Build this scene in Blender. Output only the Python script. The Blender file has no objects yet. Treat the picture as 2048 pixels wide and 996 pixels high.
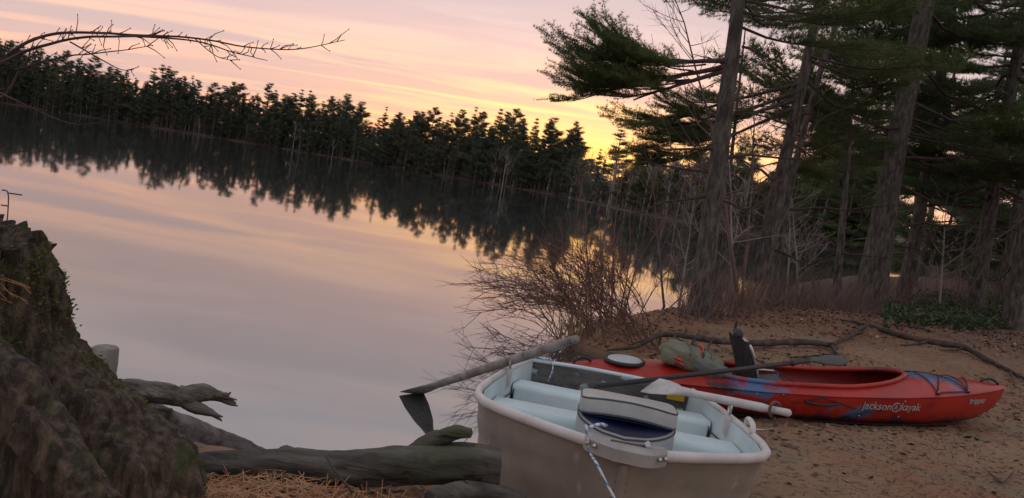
import bpy, math, random
import numpy as np
from math import radians, sin, cos, pi

# ------------------------------------------------------------------ scene, camera, sky, sun, exposure
scene = bpy.context.scene
COL = scene.collection
EYE = 1.5
PITCH, ROLL = radians(5.1), radians(9.3)
cam = bpy.data.cameras.new("camera")
cam.sensor_width = 36.0
cam.lens = 36.0 * 1500.0 / 2048.0
cam.clip_start = 0.05
cam.clip_end = 6000
cam_ob = bpy.data.objects.new("camera", cam)
COL.objects.link(cam_ob)
_f = np.array([0, cos(PITCH), -sin(PITCH)])
_u0 = np.array([0, sin(PITCH), cos(PITCH)])
_r0 = np.array([1.0, 0, 0])
_R = cos(ROLL) * _r0 + sin(ROLL) * _u0
_U = -sin(ROLL) * _r0 + cos(ROLL) * _u0
from mathutils import Matrix
cam_ob.matrix_world = Matrix(((_R[0], _U[0], -_f[0], 0), (_R[1], _U[1], -_f[1], 0), (_R[2], _U[2], -_f[2], EYE), (0, 0, 0, 1)))
scene.camera = cam_ob

SUN_AZ = radians(4.9)      # to the right of straight ahead (+Y)
SUN_EL = radians(0.3)

world = bpy.data.worlds.new("World")
scene.world = world
world.use_nodes = True
wn, wl = world.node_tree.nodes, world.node_tree.links
wn.clear()


def W(kind, **kw):
    n = wn.new(kind)
    for k, v in kw.items():
        setattr(n, k, v)
    return n


def wmath(op, a, b=None, c=None, clamp=False):
    n = W("ShaderNodeMath", operation=op, use_clamp=clamp)
    for i, v in enumerate((a, b, c)):
        if v is None:
            continue
        if isinstance(v, (int, float)):
            n.inputs[i].default_value = v
        else:
            wl.new(v, n.inputs[i])
    return n.outputs[0]


def wmix(fac, a, b, blend="MIX"):
    n = W("ShaderNodeMix", data_type="RGBA", blend_type=blend)
    for sock, v in ((n.inputs[0], fac), (n.inputs[6], a), (n.inputs[7], b)):
        if isinstance(v, (int, float)):
            sock.default_value = v
        elif isinstance(v, tuple):
            sock.default_value = (*v, 1)
        else:
            wl.new(v, sock)
    return n.outputs[2]


def wramp(val, stops):
    n = W("ShaderNodeValToRGB")
    cr = n.color_ramp
    while len(cr.elements) < len(stops):
        cr.elements.new(0.5)
    for e, (p, c) in zip(cr.elements, stops):
        e.position = p
        e.color = (*c, 1) if len(c) == 3 else c
    wl.new(val, n.inputs[0])
    return n.outputs[0]


geo = W("ShaderNodeTexCoord")
sep = W("ShaderNodeSeparateXYZ")
wl.new(geo.outputs["Generated"], sep.inputs[0])
dx, dy, dz = sep.outputs
elev = wmath("ARCSINE", dz)                                   # radians above the horizon
el_n = wmath("DIVIDE", wmath("ABSOLUTE", elev), radians(90))      # 0..1
sdot = wmath("ADD", wmath("MULTIPLY", dx, sin(SUN_AZ)), wmath("MULTIPLY", dy, cos(SUN_AZ)))
hlen = wmath("SQRT", wmath("ADD", wmath("MULTIPLY", dx, dx), wmath("MULTIPLY", dy, dy)))
caz = wmath("DIVIDE", sdot, wmath("MAXIMUM", hlen, 0.001))
azd = wmath("ARCCOSINE", wmath("MINIMUM", wmath("MAXIMUM", caz, -1.0), 1.0))     # 0 at the sun's azimuth .. pi
# sunset gradient towards the sun and away from it
toward = wramp(el_n, [(0.0, (1.02, 0.42, 0.15)), (0.03, (1.05, 0.43, 0.13)), (0.055, (0.92, 0.46, 0.27)),
                      (0.105, (0.71, 0.45, 0.41)), (0.17, (0.51, 0.43, 0.44)), (0.24, (0.46, 0.46, 0.51)), (0.30, (0.42, 0.47, 0.54)), (0.6, (0.36, 0.43, 0.52)), (1.0, (0.33, 0.41, 0.50))])
side = wramp(el_n, [(0.0, (0.68, 0.36, 0.27)), (0.05, (0.67, 0.39, 0.32)), (0.10, (0.60, 0.41, 0.38)),
                    (0.17, (0.51, 0.43, 0.44)), (0.24, (0.46, 0.46, 0.51)), (0.30, (0.42, 0.47, 0.54)), (0.6, (0.36, 0.43, 0.52)), (1.0, (0.33, 0.41, 0.50))])
back = wramp(el_n, [(0.0, (0.30, 0.28, 0.33)), (0.15, (0.36, 0.34, 0.38)), (0.4, (0.37, 0.43, 0.51)), (1.0, (0.33, 0.41, 0.50))])
f1 = wmath("SMOOTH_MIN", wmath("DIVIDE", azd, radians(32)), 1.0, 0.2, clamp=True)
f2 = wmath("DIVIDE", wmath("SUBTRACT", azd, radians(45)), radians(110), clamp=True)
base = wmix(f2, wmix(f1, toward, side), back)
# cloud streaks on a high plane, seen in perspective
plane_z = wmath("ADD", wmath("MAXIMUM", wmath("ABSOLUTE", dz), 0.0), 0.06)
cpx = wmath("DIVIDE", dx, plane_z)
cpy = wmath("DIVIDE", dy, plane_z)
comb = W("ShaderNodeCombineXYZ")
wl.new(cpx, comb.inputs[0]); wl.new(cpy, comb.inputs[1])
mp = W("ShaderNodeMapping")
mp.inputs["Rotation"].default_value = (0, 0, radians(14))
mp.inputs["Scale"].default_value = (0.33, 1.15, 1)
wl.new(comb.outputs[0], mp.inputs["Vector"])
nz = W("ShaderNodeTexNoise")
nz.inputs["Scale"].default_value = 1.25
nz.inputs["Detail"].default_value = 9
nz.inputs["Roughness"].default_value = 0.52
nz.inputs["Distortion"].default_value = 0.5
wl.new(mp.outputs[0], nz.inputs["Vector"])
nz2 = W("ShaderNodeTexNoise")
nz2.inputs["Scale"].default_value = 0.45
nz2.inputs["Detail"].default_value = 4
wl.new(mp.outputs[0], nz2.inputs["Vector"])
streak = wramp(nz.outputs["Fac"], [(0.46, (0, 0, 0)), (0.60, (1, 1, 1))])
veil = wramp(nz2.outputs["Fac"], [(0.36, (0, 0, 0)), (0.66, (1, 1, 1))])
# lit undersides: glowing gold low by the sun, salmon higher and to the side, pale grey overhead
near_sun = wmath("MULTIPLY", wmath("SUBTRACT", 1.0, wmath("DIVIDE", azd, radians(30)), clamp=True),
                 wmath("SUBTRACT", 1.0, wmath("DIVIDE", elev, radians(10)), clamp=True))
glow_band = wmath("SUBTRACT", 1.0, wmath("DIVIDE", elev, radians(13)), clamp=True)
lit = wmix(glow_band, (0.62, 0.50, 0.49), (1.06, 0.48, 0.25))
lit = wmix(wmath("MULTIPLY", near_sun, 1.3, clamp=True), lit, (1.3, 0.86, 0.24))
sky = wmix(wmath("MULTIPLY", veil, 0.62), base, (0.42, 0.355, 0.38))
sky = wmix(wmath("MULTIPLY", streak, 0.85), sky, lit)
# the glow round the sun itself, just under the tree tops
ex = wmath("DIVIDE", azd, radians(9.0))
ey = wmath("DIVIDE", wmath("SUBTRACT", elev, radians(1.8)), radians(3.1))
rr = wmath("ADD", wmath("MULTIPLY", ex, ex), wmath("MULTIPLY", ey, ey))
glow = wmath("EXPONENT", wmath("MULTIPLY", rr, -1.0))
sky = wmix(wmath("MULTIPLY", glow, 0.88), sky, (1.6, 0.86, 0.22))
nish = W("ShaderNodeTexSky")
nish.sky_type = "NISHITA"
nish.sun_disc = False
nish.sun_elevation = SUN_EL
nish.sun_rotation = SUN_AZ
bg1 = W("ShaderNodeBackground")
wl.new(nish.outputs[0], bg1.inputs[0]); bg1.inputs[1].default_value = 0.02
bg2 = W("ShaderNodeBackground")
wl.new(sky, bg2.inputs[0]); bg2.inputs[1].default_value = 0.95
ads = W("ShaderNodeAddShader")
wl.new(bg1.outputs[0], ads.inputs[0]); wl.new(bg2.outputs[0], ads.inputs[1])
wo = W("ShaderNodeOutputWorld")
wl.new(ads.outputs[0], wo.inputs[0])

sun = bpy.data.lights.new("sun", "SUN")
sun.energy = 0.5
sun.angle = radians(0.6)
sun.color = (1.0, 0.62, 0.32)
sun_ob = bpy.data.objects.new("sun", sun)
COL.objects.link(sun_ob)
sun_ob.rotation_euler = (radians(90) - SUN_EL, 0, pi - SUN_AZ)

scene.view_settings.view_transform = "Standard"
scene.view_settings.look = "None"
scene.view_settings.gamma = 1.0
scene.view_settings.exposure = 0.5
scene.render.engine = "CYCLES"
scene.cycles.use_denoising = True
scene.cycles.max_bounces = 6
scene.cycles.diffuse_bounces = 3
scene.cycles.glossy_bounces = 3

rng = np.random.default_rng(7)
random.seed(7)

# ------------------------------------------------------------------ helpers: where a pixel of the photograph lies in the place


def ray(px, py):
    return _f + (px - 1024) / 1500.0 * _R - (py - 498) / 1500.0 * _U


def at_z(px, py, z):
    d = ray(px, py)
    return np.array([0, 0, EYE]) + d * ((z - EYE) / d[2])


def at_y(px, py, y):
    d = ray(px, py)
    return np.array([0, 0, EYE]) + d * (y / d[1])


# ------------------------------------------------------------------ helpers: meshes
class MB:
    """collects vertices and faces; build() links them as one mesh object"""

    def __init__(self):
        self.v, self.f, self.n = [], [], 0

    def add(self, verts, faces):
        verts = np.asarray(verts, float).reshape(-1, 3)
        self.v.append(verts)
        if isinstance(faces, np.ndarray):
            self.f.append(faces + self.n)
        else:
            by = {}
            for q in faces:
                by.setdefault(len(q), []).append(q)
            for q in by.values():
                self.f.append(np.asarray(q, int) + self.n)
        self.n += len(verts)
        return self

    def tube(self, pts, rad, n=8, caps=True, flat=1.0):
        pts = np.asarray(pts, float)
        m = len(pts)
        rad = np.broadcast_to(np.asarray(rad, float), (m,))
        tan = np.gradient(pts, axis=0)
        tan /= np.linalg.norm(tan, axis=1)[:, None] + 1e-12
        ref = np.array([0, 0, 1.0]) if abs(tan[0][2]) < 0.9 else np.array([1.0, 0, 0])
        a = np.cross(ref, tan[0]); a /= np.linalg.norm(a)
        A = np.empty((m, 3))
        for i in range(m):
            a = a - tan[i] * (a @ tan[i]); a /= np.linalg.norm(a) + 1e-12
            A[i] = a
        B = np.cross(tan, A)
        th = np.arange(n) * 2 * pi / n
        ring = (np.cos(th)[None, :, None] * A[:, None, :] + flat * np.sin(th)[None, :, None] * B[:, None, :]) * rad[:, None, None]
        V = (pts[:, None, :] + ring).reshape(-1, 3)
        i = np.arange(m - 1)[:, None] * n
        j = np.arange(n)[None, :]
        k = (j + 1) % n
        F = np.stack([i + j, i + k, i + n + k, i + n + j], -1).reshape(-1, 4)
        base = self.n
        self.add(V, F)
        if caps:
            self.f.append(np.array([list(range(n))[::-1]]) + base)
            self.f.append(np.array([list(range((m - 1) * n, m * n))]) + base)
        return self

    def grid(self, P, close_u=False):
        """P: (m, n, 3) array of points -> quads"""
        P = np.asarray(P, float)
        m, n = P.shape[:2]
        i = np.arange(m - 1)[:, None] * n
        if close_u:
            j = np.arange(n)[None, :]; k = (j + 1) % n
        else:
            j = np.arange(n - 1)[None, :]; k = j + 1
        F = np.stack([i + j, i + k, i + n + k, i + n + j], -1).reshape(-1, 4)
        return self.add(P.reshape(-1, 3), F)

    def box(self, c, s, rot=None, bevel=0.0):
        c = np.asarray(c, float); s = np.asarray(s, float) / 2
        V = np.array([[x, y, z] for x in (-1, 1) for y in (-1, 1) for z in (-1, 1)], float) * s
        if rot is not None:
            V = V @ np.asarray(rot).T
        F = [(0, 1, 3, 2), (4, 6, 7, 5), (0, 4, 5, 1), (2, 3, 7, 6), (0, 2, 6, 4), (1, 5, 7, 3)]
        return self.add(V + c, F)

    def ball(self, c, r, nu=12, nv=8, sx=1, sy=1, sz=1):
        th = np.linspace(0, pi, nv + 1)[:, None]
        ph = np.linspace(0, 2 * pi, nu, endpoint=False)[None, :]
        P = np.stack([np.sin(th) * np.cos(ph) * sx, np.sin(th) * np.sin(ph) * sy, np.cos(th) * np.ones_like(ph) * sz], -1) * r + np.asarray(c)
        return self.grid(P, close_u=True)

    def build(self, name, mat, parent=None, smooth=True, origin=None):
        V = np.concatenate(self.v) if self.v else np.zeros((0, 3))
        org = np.zeros(3)
        if parent is not None:
            org = world_loc(parent)
        elif origin is not None:
            org = np.asarray(origin, float)
        me = bpy.data.meshes.new(name)
        fs = [f for f in self.f if len(f)]
        nl = sum(f.size for f in fs)
        npoly = sum(len(f) for f in fs)
        me.vertices.add(len(V)); me.loops.add(nl); me.polygons.add(npoly)
        me.vertices.foreach_set("co", (V - org).ravel().astype(np.float32))
        me.loops.foreach_set("vertex_index", np.concatenate([f.ravel() for f in fs]).astype(np.int32))
        tot = np.concatenate([np.full(len(f), f.shape[1]) for f in fs])
        start = np.concatenate([[0], np.cumsum(tot)[:-1]])
        me.polygons.foreach_set("loop_start", start.astype(np.int32))
        try:
            me.polygons.foreach_set("loop_total", tot.astype(np.int32))
        except Exception:
            pass
        me.polygons.foreach_set("use_smooth", np.full(npoly, smooth))
        me.update(calc_edges=True)
        me.validate()
        if mat is not None:
            me.materials.append(mat)
        ob = bpy.data.objects.new(name, me)
        COL.objects.link(ob)
        if parent is not None:
            ob.parent = parent
        elif origin is not None:
            ob.location = origin
        return ob


LOC = {}


def world_loc(o):
    p = np.zeros(3)
    while o is not None:
        p += np.array(o.location)
        o = o.parent
    return p


def tag(o, label=None, cat=None, group=None, kind=None):
    if label: o["label"] = label
    if cat: o["category"] = cat
    if group: o["group"] = group
    if kind: o["kind"] = kind
    return o


def thing(name, loc, label, cat, group=None):
    o = bpy.data.objects.new(name, None)
    o.empty_display_size = 0.1
    COL.objects.link(o)
    o.location = [float(t) for t in loc]
    return tag(o, label, cat, group)


def dup(root, loc, rz=0.0, s=1.0, label=None, group=None, parts=True):
    c = root.copy(); COL.objects.link(c)
    c.location = [float(t) for t in loc]
    c.rotation_euler = (0, 0, rz)
    c.scale = (s, s, s) if not isinstance(s, tuple) else s
    if label: c["label"] = label
    if group: c["group"] = group
    for ch in root.children:
        k = ch.copy(); COL.objects.link(k); k.parent = c
    return c


def spline(pts, n=24):
    """Catmull-Rom through the points"""
    P = np.asarray(pts, float)
    if len(P) == 2:
        t = np.linspace(0, 1, n)[:, None]
        return P[0] * (1 - t) + P[1] * t
    P = np.vstack([2 * P[0] - P[1], P, 2 * P[-1] - P[-2]])
    out = []
    m = len(P) - 3
    for t in np.linspace(0, m - 1e-6, n):
        i = int(t); u = t - i
        a, b, c, d = P[i:i + 4]
        out.append(0.5 * ((2 * b) + (c - a) * u + (2 * a - 5 * b + 4 * c - d) * u * u + (3 * b - a - 3 * c + d) * u ** 3))
    return np.array(out)


def unit(v):
    v = np.asarray(v, float)
    return v / (np.linalg.norm(v, axis=-1, keepdims=True) + 1e-12)


def hash3(i, j, k):
    h = (i.astype(np.int64) * 374761393 + j.astype(np.int64) * 668265263 + k.astype(np.int64) * 2147483647) & 0xFFFFFFFF
    h = ((h ^ (h >> 13)) * 1274126177) & 0xFFFFFFFF
    return ((h ^ (h >> 16)) & 0xFFFF) / 65535.0


def vnoise(P):
    P = np.asarray(P, float)
    I = np.floor(P).astype(np.int64); f = P - I
    f = f * f * (3 - 2 * f)
    r = 0
    for a in (0, 1):
        for b in (0, 1):
            for c in (0, 1):
                w = (f[..., 0] if a else 1 - f[..., 0]) * (f[..., 1] if b else 1 - f[..., 1]) * (f[..., 2] if c else 1 - f[..., 2])
                r = r + w * hash3(I[..., 0] + a, I[..., 1] + b, I[..., 2] + c)
    return r * 2 - 1


def fbm(P, o=4):
    P = np.asarray(P, float)
    r, a = 0, 0.5
    for k in range(o):
        r = r + a * vnoise(P * (2 ** k) + 17.3 * k)
        a *= 0.5
    return r


# ------------------------------------------------------------------ helpers: materials
def mat(name, col, rough=0.8, col2=None, scale=8.0, stretch=(1, 1, 1), lo=0.4, hi=0.65, bump=0.0, bscale=None, bstretch=None, detail=6,
        extra=None, metal=0.0, spec=0.5, dist=0.01, coat=0.0, transl=0.0):
    m = bpy.data.materials.new(name)
    m.use_nodes = True
    nt = m.node_tree
    b = nt.nodes["Principled BSDF"]
    b.inputs["Roughness"].default_value = rough
    b.inputs["Metallic"].default_value = metal
    b.inputs["Specular IOR Level"].default_value = spec
    if coat:
        b.inputs["Coat Weight"].default_value = coat
        b.inputs["Coat Roughness"].default_value = 0.15
    tc = nt.nodes.new("ShaderNodeTexCoord")

    def noise(sc, st, det=detail, ro=0.6):
        mpn = nt.nodes.new("ShaderNodeMapping")
        mpn.inputs["Scale"].default_value = st
        nt.links.new(tc.outputs["Object"], mpn.inputs["Vector"])
        n = nt.nodes.new("ShaderNodeTexNoise")
        n.inputs["Scale"].default_value = sc
        n.inputs["Detail"].default_value = det
        n.inputs["Roughness"].default_value = ro
        nt.links.new(mpn.outputs[0], n.inputs["Vector"])
        return n.outputs["Fac"]

    def ramp(v, p0, p1):
        r = nt.nodes.new("ShaderNodeMapRange")
        r.inputs[1].default_value = p0; r.inputs[2].default_value = p1
        nt.links.new(v, r.inputs[0])
        return r.outputs[0]

    def mix(fac, a, bb):
        n = nt.nodes.new("ShaderNodeMix"); n.data_type = "RGBA"
        for s, v in ((n.inputs[0], fac), (n.inputs[6], a), (n.inputs[7], bb)):
            if isinstance(v, (int, float)): s.default_value = v
            elif isinstance(v, tuple): s.default_value = (*v, 1)
            else: nt.links.new(v, s)
        return n.outputs[2]

    c = col
    if col2 is not None:
        c = mix(ramp(noise(scale, stretch), lo, hi), col, col2)
    if extra:
        for (ec, esc, est, e0, e1) in extra:
            c = mix(ramp(noise(esc, est), e0, e1), c, ec)
    if isinstance(c, tuple):
        b.inputs["Base Color"].default_value = (*c, 1)
    else:
        nt.links.new(c, b.inputs["Base Color"])
    if bump:
        bp = nt.nodes.new("ShaderNodeBump")
        bp.inputs["Strength"].default_value = bump
        bp.inputs["Distance"].default_value = dist
        nt.links.new(noise(bscale or scale * 3, bstretch or stretch, 8, 0.65), bp.inputs["Height"])
        nt.links.new(bp.outputs[0], b.inputs["Normal"])
    if transl:
        tb = nt.nodes.new("ShaderNodeBsdfTranslucent"); mx = nt.nodes.new("ShaderNodeMixShader")
        mx.inputs[0].default_value = transl
        if isinstance(c, tuple): tb.inputs[0].default_value = (*c, 1)
        else: nt.links.new(c, tb.inputs[0])
        nt.links.new(b.outputs[0], mx.inputs[1]); nt.links.new(tb.outputs[0], mx.inputs[2])
        nt.links.new(mx.outputs[0], nt.nodes["Material Output"].inputs[0])
    return m


M = {}
M["bark"] = mat("pine_bark", (0.06, 0.053, 0.047), 0.95, (0.18, 0.165, 0.15), 8, (2.2, 2.2, 0.7), 0.40, 0.66, 1.0, 11, (2.4, 2.4, 0.8), dist=0.06,
                extra=[((0.10, 0.13, 0.09), 1.6, (1, 1, 0.6), 0.52, 0.75), ((0.03, 0.025, 0.022), 11, (3, 3, 0.3), 0.56, 0.66)])
M["bark_far"] = mat("far_bark", (0.10, 0.085, 0.075), 0.95, (0.2, 0.18, 0.17), 3, (2, 2, 0.3))
M["twig"] = mat("dark_twig", (0.035, 0.025, 0.022), 0.85, (0.09, 0.06, 0.05), 12)
M["shrub_twig"] = mat("shrub_twig", (0.09, 0.046, 0.034), 0.75, (0.19, 0.10, 0.075), 6)
M["grey_twig"] = mat("grey_bare_wood", (0.23, 0.21, 0.195), 0.9, (0.38, 0.36, 0.335), 4, (1, 1, 0.3))
M["brown_twig"] = mat("brown_bare_wood", (0.11, 0.075, 0.065), 0.9, (0.2, 0.15, 0.13), 4, (1, 1, 0.3))
M["needle"] = mat("pine_needles_green", (0.065, 0.105, 0.034), 0.6, (0.135, 0.165, 0.055), 1.3, lo=0.4, hi=0.62, transl=0.4)
M["needle_b"] = mat("pine_needles_dark", (0.058, 0.115, 0.044), 0.6, (0.12, 0.175, 0.06), 1.0, lo=0.4, hi=0.62, transl=0.4)
M["needle_far"] = mat("far_needles", (0.05, 0.08, 0.055), 0.7, (0.10, 0.125, 0.07), 0.5, lo=0.4, hi=0.62, transl=0.4)
M["needle_far_b"] = mat("far_needles_brownish", (0.06, 0.075, 0.045), 0.7, (0.12, 0.125, 0.075), 0.5, lo=0.4, hi=0.62, transl=0.4)
M["needle_young"] = mat("young_pine_needles", (0.06, 0.085, 0.028), 0.7, (0.13, 0.14, 0.05), 0.6, lo=0.4, hi=0.62, transl=0.4)
M["brush_far"] = mat("far_brush", (0.085, 0.07, 0.058), 0.95, (0.16, 0.145, 0.12), 0.3)
M["driftwood"] = mat("weathered_log", (0.035, 0.033, 0.027), 0.85, (0.13, 0.12, 0.10), 5, (0.4, 4, 4), 0.38, 0.7, 0.9, 9, (0.35, 5, 5), dist=0.02,
                     extra=[((0.07, 0.085, 0.045), 2.2, (1, 1, 1), 0.55, 0.72), ((0.015, 0.013, 0.011), 9, (0.3, 6, 6), 0.6, 0.68)])
M["driftwood_pale"] = mat("pale_broken_wood", (0.06, 0.052, 0.042), 0.85, (0.24, 0.22, 0.18), 7, (0.35, 4, 4), 0.38, 0.68, 0.9, 10, (0.3, 6, 6), dist=0.02,
                          extra=[((0.02, 0.017, 0.014), 8, (0.3, 5, 5), 0.58, 0.68)])
M["barklog"] = mat("scaly_bark", (0.10, 0.08, 0.075), 0.9, (0.24, 0.20, 0.19), 7, (0.6, 2.2, 2.2), 0.4, 0.65, 1.0, 10, (0.5, 2.5, 2.5), dist=0.03)
M["post"] = mat("grey_cut_wood", (0.16, 0.15, 0.125), 0.85, (0.26, 0.25, 0.215), 9, (2, 2, 0.5), bump=0.4, extra=[((0.55, 0.55, 0.52), 22, (1, 1, 1), 0.68, 0.72)])
M["stump"] = mat("mossy_stump_bark", (0.036, 0.026, 0.017), 0.95, (0.16, 0.118, 0.075), 24, (1.8, 1.8, 0.35), 0.42, 0.66, 1.0, 34, (1.6, 1.6, 0.5), dist=0.03,
                 extra=[((0.05, 0.066, 0.02), 11, (1, 1, 0.8), 0.54, 0.68), ((0.20, 0.23, 0.16), 40, (1, 1, 1), 0.66, 0.72)])
M["moss"] = mat("green_moss", (0.07, 0.10, 0.015), 1.0, (0.17, 0.19, 0.035), 20, bump=1.0, bscale=70, dist=0.01)
M["dryneedle"] = mat("dry_pine_needles", (0.30, 0.13, 0.05), 0.7, (0.42, 0.24, 0.11), 8)
M["leaf"] = mat("dead_leaves", (0.10, 0.05, 0.032), 0.8, (0.26, 0.15, 0.095), 2.5, lo=0.4, hi=0.6)
M["leaf_pale"] = mat("pale_dead_leaves", (0.42, 0.33, 0.26), 0.8)
M["debris"] = mat("dark_debris", (0.035, 0.024, 0.018), 0.9, (0.09, 0.06, 0.042), 3)
M["drygrass"] = mat("dry_grass", (0.30, 0.21, 0.13), 0.85, (0.42, 0.32, 0.2), 4)
M["groundcover"] = mat("green_groundcover", (0.03, 0.06, 0.02), 0.7, (0.065, 0.10, 0.035), 2.0)
M["root"] = mat("fallen_branch_wood", (0.03, 0.023, 0.019), 0.9, (0.09, 0.072, 0.06), 8, (1, 1, 1), 0.4, 0.65, 0.8, 20, dist=0.01)


# ------------------------------------------------------------------ the lake and the ground
LAKE = np.array([(-60, 0.0), (-12, 1.6), (-4.5, 2.5), (-2.6, 3.0), (-1.5, 3.02), (-0.7, 3.05), (-0.2, 3.15), (0.0, 3.5), (0.15, 4.1), (0.55, 4.75),
                 (0.95, 5.3), (1.25, 5.75), (1.35, 6.3), (1.1, 6.75), (0.75, 7.1), (0.72, 7.6), (1.0, 8.4), (1.7, 9.6), (2.6, 10.8), (4.2, 12.6), (5.6, 15.2),
                 (7.4, 19.5), (12, 27), (22, 39), (36, 50), (42, 60), (37, 69), (28.5, 75.6), (21, 88), (15, 106), (13, 135), (10, 168), (-15, 196), (-49, 219),
                 (-94, 235), (-152, 226), (-230, 190), (-290, 90), (-260, 10), (-150, -20)], float)


def lake_sd(x, y):
    """signed distance to the shoreline, positive on land"""
    P = np.stack([x, y], -1)
    best = np.full(x.shape, 1e9)
    inside = np.zeros(x.shape, bool)
    n = len(LAKE)
    for i in range(n):
        a, b = LAKE[i], LAKE[(i + 1) % n]
        ab = b - a
        t = np.clip(((P - a) @ ab) / (ab @ ab), 0, 1)
        d = np.linalg.norm(P - (a + t[..., None] * ab), axis=-1)
        best = np.minimum(best, d)
        cond = (a[1] > y) != (b[1] > y)
        xin = (b[0] - a[0]) * (y - a[1]) / ((b[1] - a[1]) if b[1] != a[1] else 1e-9) + a[0]
        inside ^= cond & (x < xin)
    return np.where(inside, -best, best)


def sstep(a, b, x):
    t = np.clip((x - a) / (b - a), 0, 1)
    return t * t * (3 - 2 * t)


def ground_h(x, y):
    x = np.asarray(x, float); y = np.asarray(y, float)
    z0 = np.zeros_like(x)
    sd = lake_sd(x, y) + 0.10 * fbm(np.stack([x * 1.3, y * 1.3, z0], -1), 3)
    p = np.maximum(sd, 0)
    left = 0.44 * (1 - np.exp(-p / 0.22)) + 0.01 * p
    beach = 0.46 * (1 - np.exp(-p * 0.15)) + 0.03 * sstep(0, 0.1, p)
    bank = 0.14 * (1 - np.exp(-p / 0.12)) + 0.34 * (1 - np.exp(-p * 0.16))
    far = 0.5 * (1 - np.exp(-p / 1.0)) + np.minimum(0.06 * p, 5.0)
    wl_ = (1 - sstep(-0.25, 0.35, x)) * (1 - sstep(3.6, 4.2, y))
    wb = sstep(5.9, 6.9, y)
    wf = sstep(22, 45, np.hypot(x, y))
    h = beach * (1 - wb) + bank * wb
    h = h * (1 - wl_) + left * wl_
    h = h * (1 - wf) + far * wf
    q = np.minimum(sd, 0)
    bed = np.maximum(q * 0.22, -1.6)
    h = np.where(sd > 0, h, bed)
    near = 1 - sstep(14, 30, np.hypot(x, y))
    land = sstep(0.0, 0.25, sd)
    xy = np.stack([x, y, z0], -1)
    h = h + near * land * (0.05 * fbm(xy * 1.1 + 5, 3) + 0.028 * fbm(xy * 5.0, 4) + 0.012 * fbm(xy * 17.0, 3))
    # a low swell of soil where the trees stand
    h = h + 0.14 * np.exp(-(((x - 4.5) / 4.0) ** 2 + ((y - 10.8) / 1.3) ** 2)) * land
    kd_ = np.abs((x - 0.5) * 0.1286 - (y - 5.64) * 0.9917)
    h = h - 0.055 * np.exp(-(kd_ / 0.45) ** 2) * sstep(0.9, 1.6, x) * (1 - sstep(4.3, 4.9, x)) * land
    h = h + 0.12 * sstep(8, 16, x) * sstep(8, 14, y) * land * near
    return h


_gx, _gy = np.arange(-5, 17.01, 0.05), np.arange(0, 30.01, 0.05)
_GXX, _GYY = np.meshgrid(_gx, _gy, indexing="ij")
_GH, _GS = ground_h(_GXX, _GYY), lake_sd(_GXX, _GYY)


def _look(A, x, y):
    i, j = (x + 5) / 0.05, y / 0.05
    a, b = int(i), int(j); u, v = i - a, j - b
    return float(A[a, b] * (1 - u) * (1 - v) + A[a + 1, b] * u * (1 - v) + A[a, b + 1] * (1 - u) * v + A[a + 1, b + 1] * u * v)


def gz(x, y):
    if -5 <= x < 16.9 and 0 <= y < 29.9:
        return _look(_GH, x, y)
    return float(ground_h(np.array([x]), np.array([y]))[0])


def sd_at(x, y):
    if -5 <= x < 16.9 and 0 <= y < 29.9:
        return _look(_GS, x, y)
    return float(lake_sd(np.array([x]), np.array([y]))[0])


ang = np.concatenate([np.linspace(-180, -46, 45)[:-1], np.linspace(-46, -32, 30)[:-1], np.linspace(-32, 46, 430)[:-1], np.linspace(46, 180, 46)])
rad = np.concatenate([[0.0, 0.3, 0.6, 0.9], np.geomspace(1.2, 14, 300)[:-1], np.geomspace(14, 320, 120)[:-1], np.geomspace(320, 5000, 14)])
AA, RR = np.meshgrid(np.radians(ang), rad, indexing="ij")
GX, GY = RR * np.sin(AA), RR * np.cos(AA)
GZ = ground_h(GX, GY)
g = MB().grid(np.stack([GX, GY, GZ], -1))
gm = bpy.data.materials.new("forest_soil"); gm.use_nodes = True
nt = gm.node_tree; bs = nt.nodes["Principled BSDF"]


def N(kind, **kw):
    n = nt.nodes.new(kind)
    for k, v in kw.items():
        setattr(n, k, v)
    return n


def nnoise(scale, stretch=(1, 1, 1), det=8, ro=0.62, rot=0.0):
    m_ = N("ShaderNodeMapping"); m_.inputs["Scale"].default_value = stretch; m_.inputs["Rotation"].default_value = (0, 0, rot)
    nt.links.new(gtc.outputs["Object"], m_.inputs["Vector"])
    n_ = N("ShaderNodeTexNoise"); n_.inputs["Scale"].default_value = scale; n_.inputs["Detail"].default_value = det; n_.inputs["Roughness"].default_value = ro
    nt.links.new(m_.outputs[0], n_.inputs["Vector"])
    return n_.outputs["Fac"]


def nrange(v, a, b, c=0.0, d=1.0):
    r_ = N("ShaderNodeMapRange"); r_.inputs[1].default_value = a; r_.inputs[2].default_value = b; r_.inputs[3].default_value = c; r_.inputs[4].default_value = d
    nt.links.new(v, r_.inputs[0])
    return r_.outputs[0]


def nmix(f, a, b):
    n_ = N("ShaderNodeMix", data_type="RGBA")
    for s_, v_ in ((n_.inputs[0], f), (n_.inputs[6], a), (n_.inputs[7], b)):
        if isinstance(v_, (int, float)): s_.default_value = v_
        elif isinstance(v_, tuple): s_.default_value = (*v_, 1)
        else: nt.links.new(v_, s_)
    return n_.outputs[2]


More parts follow.
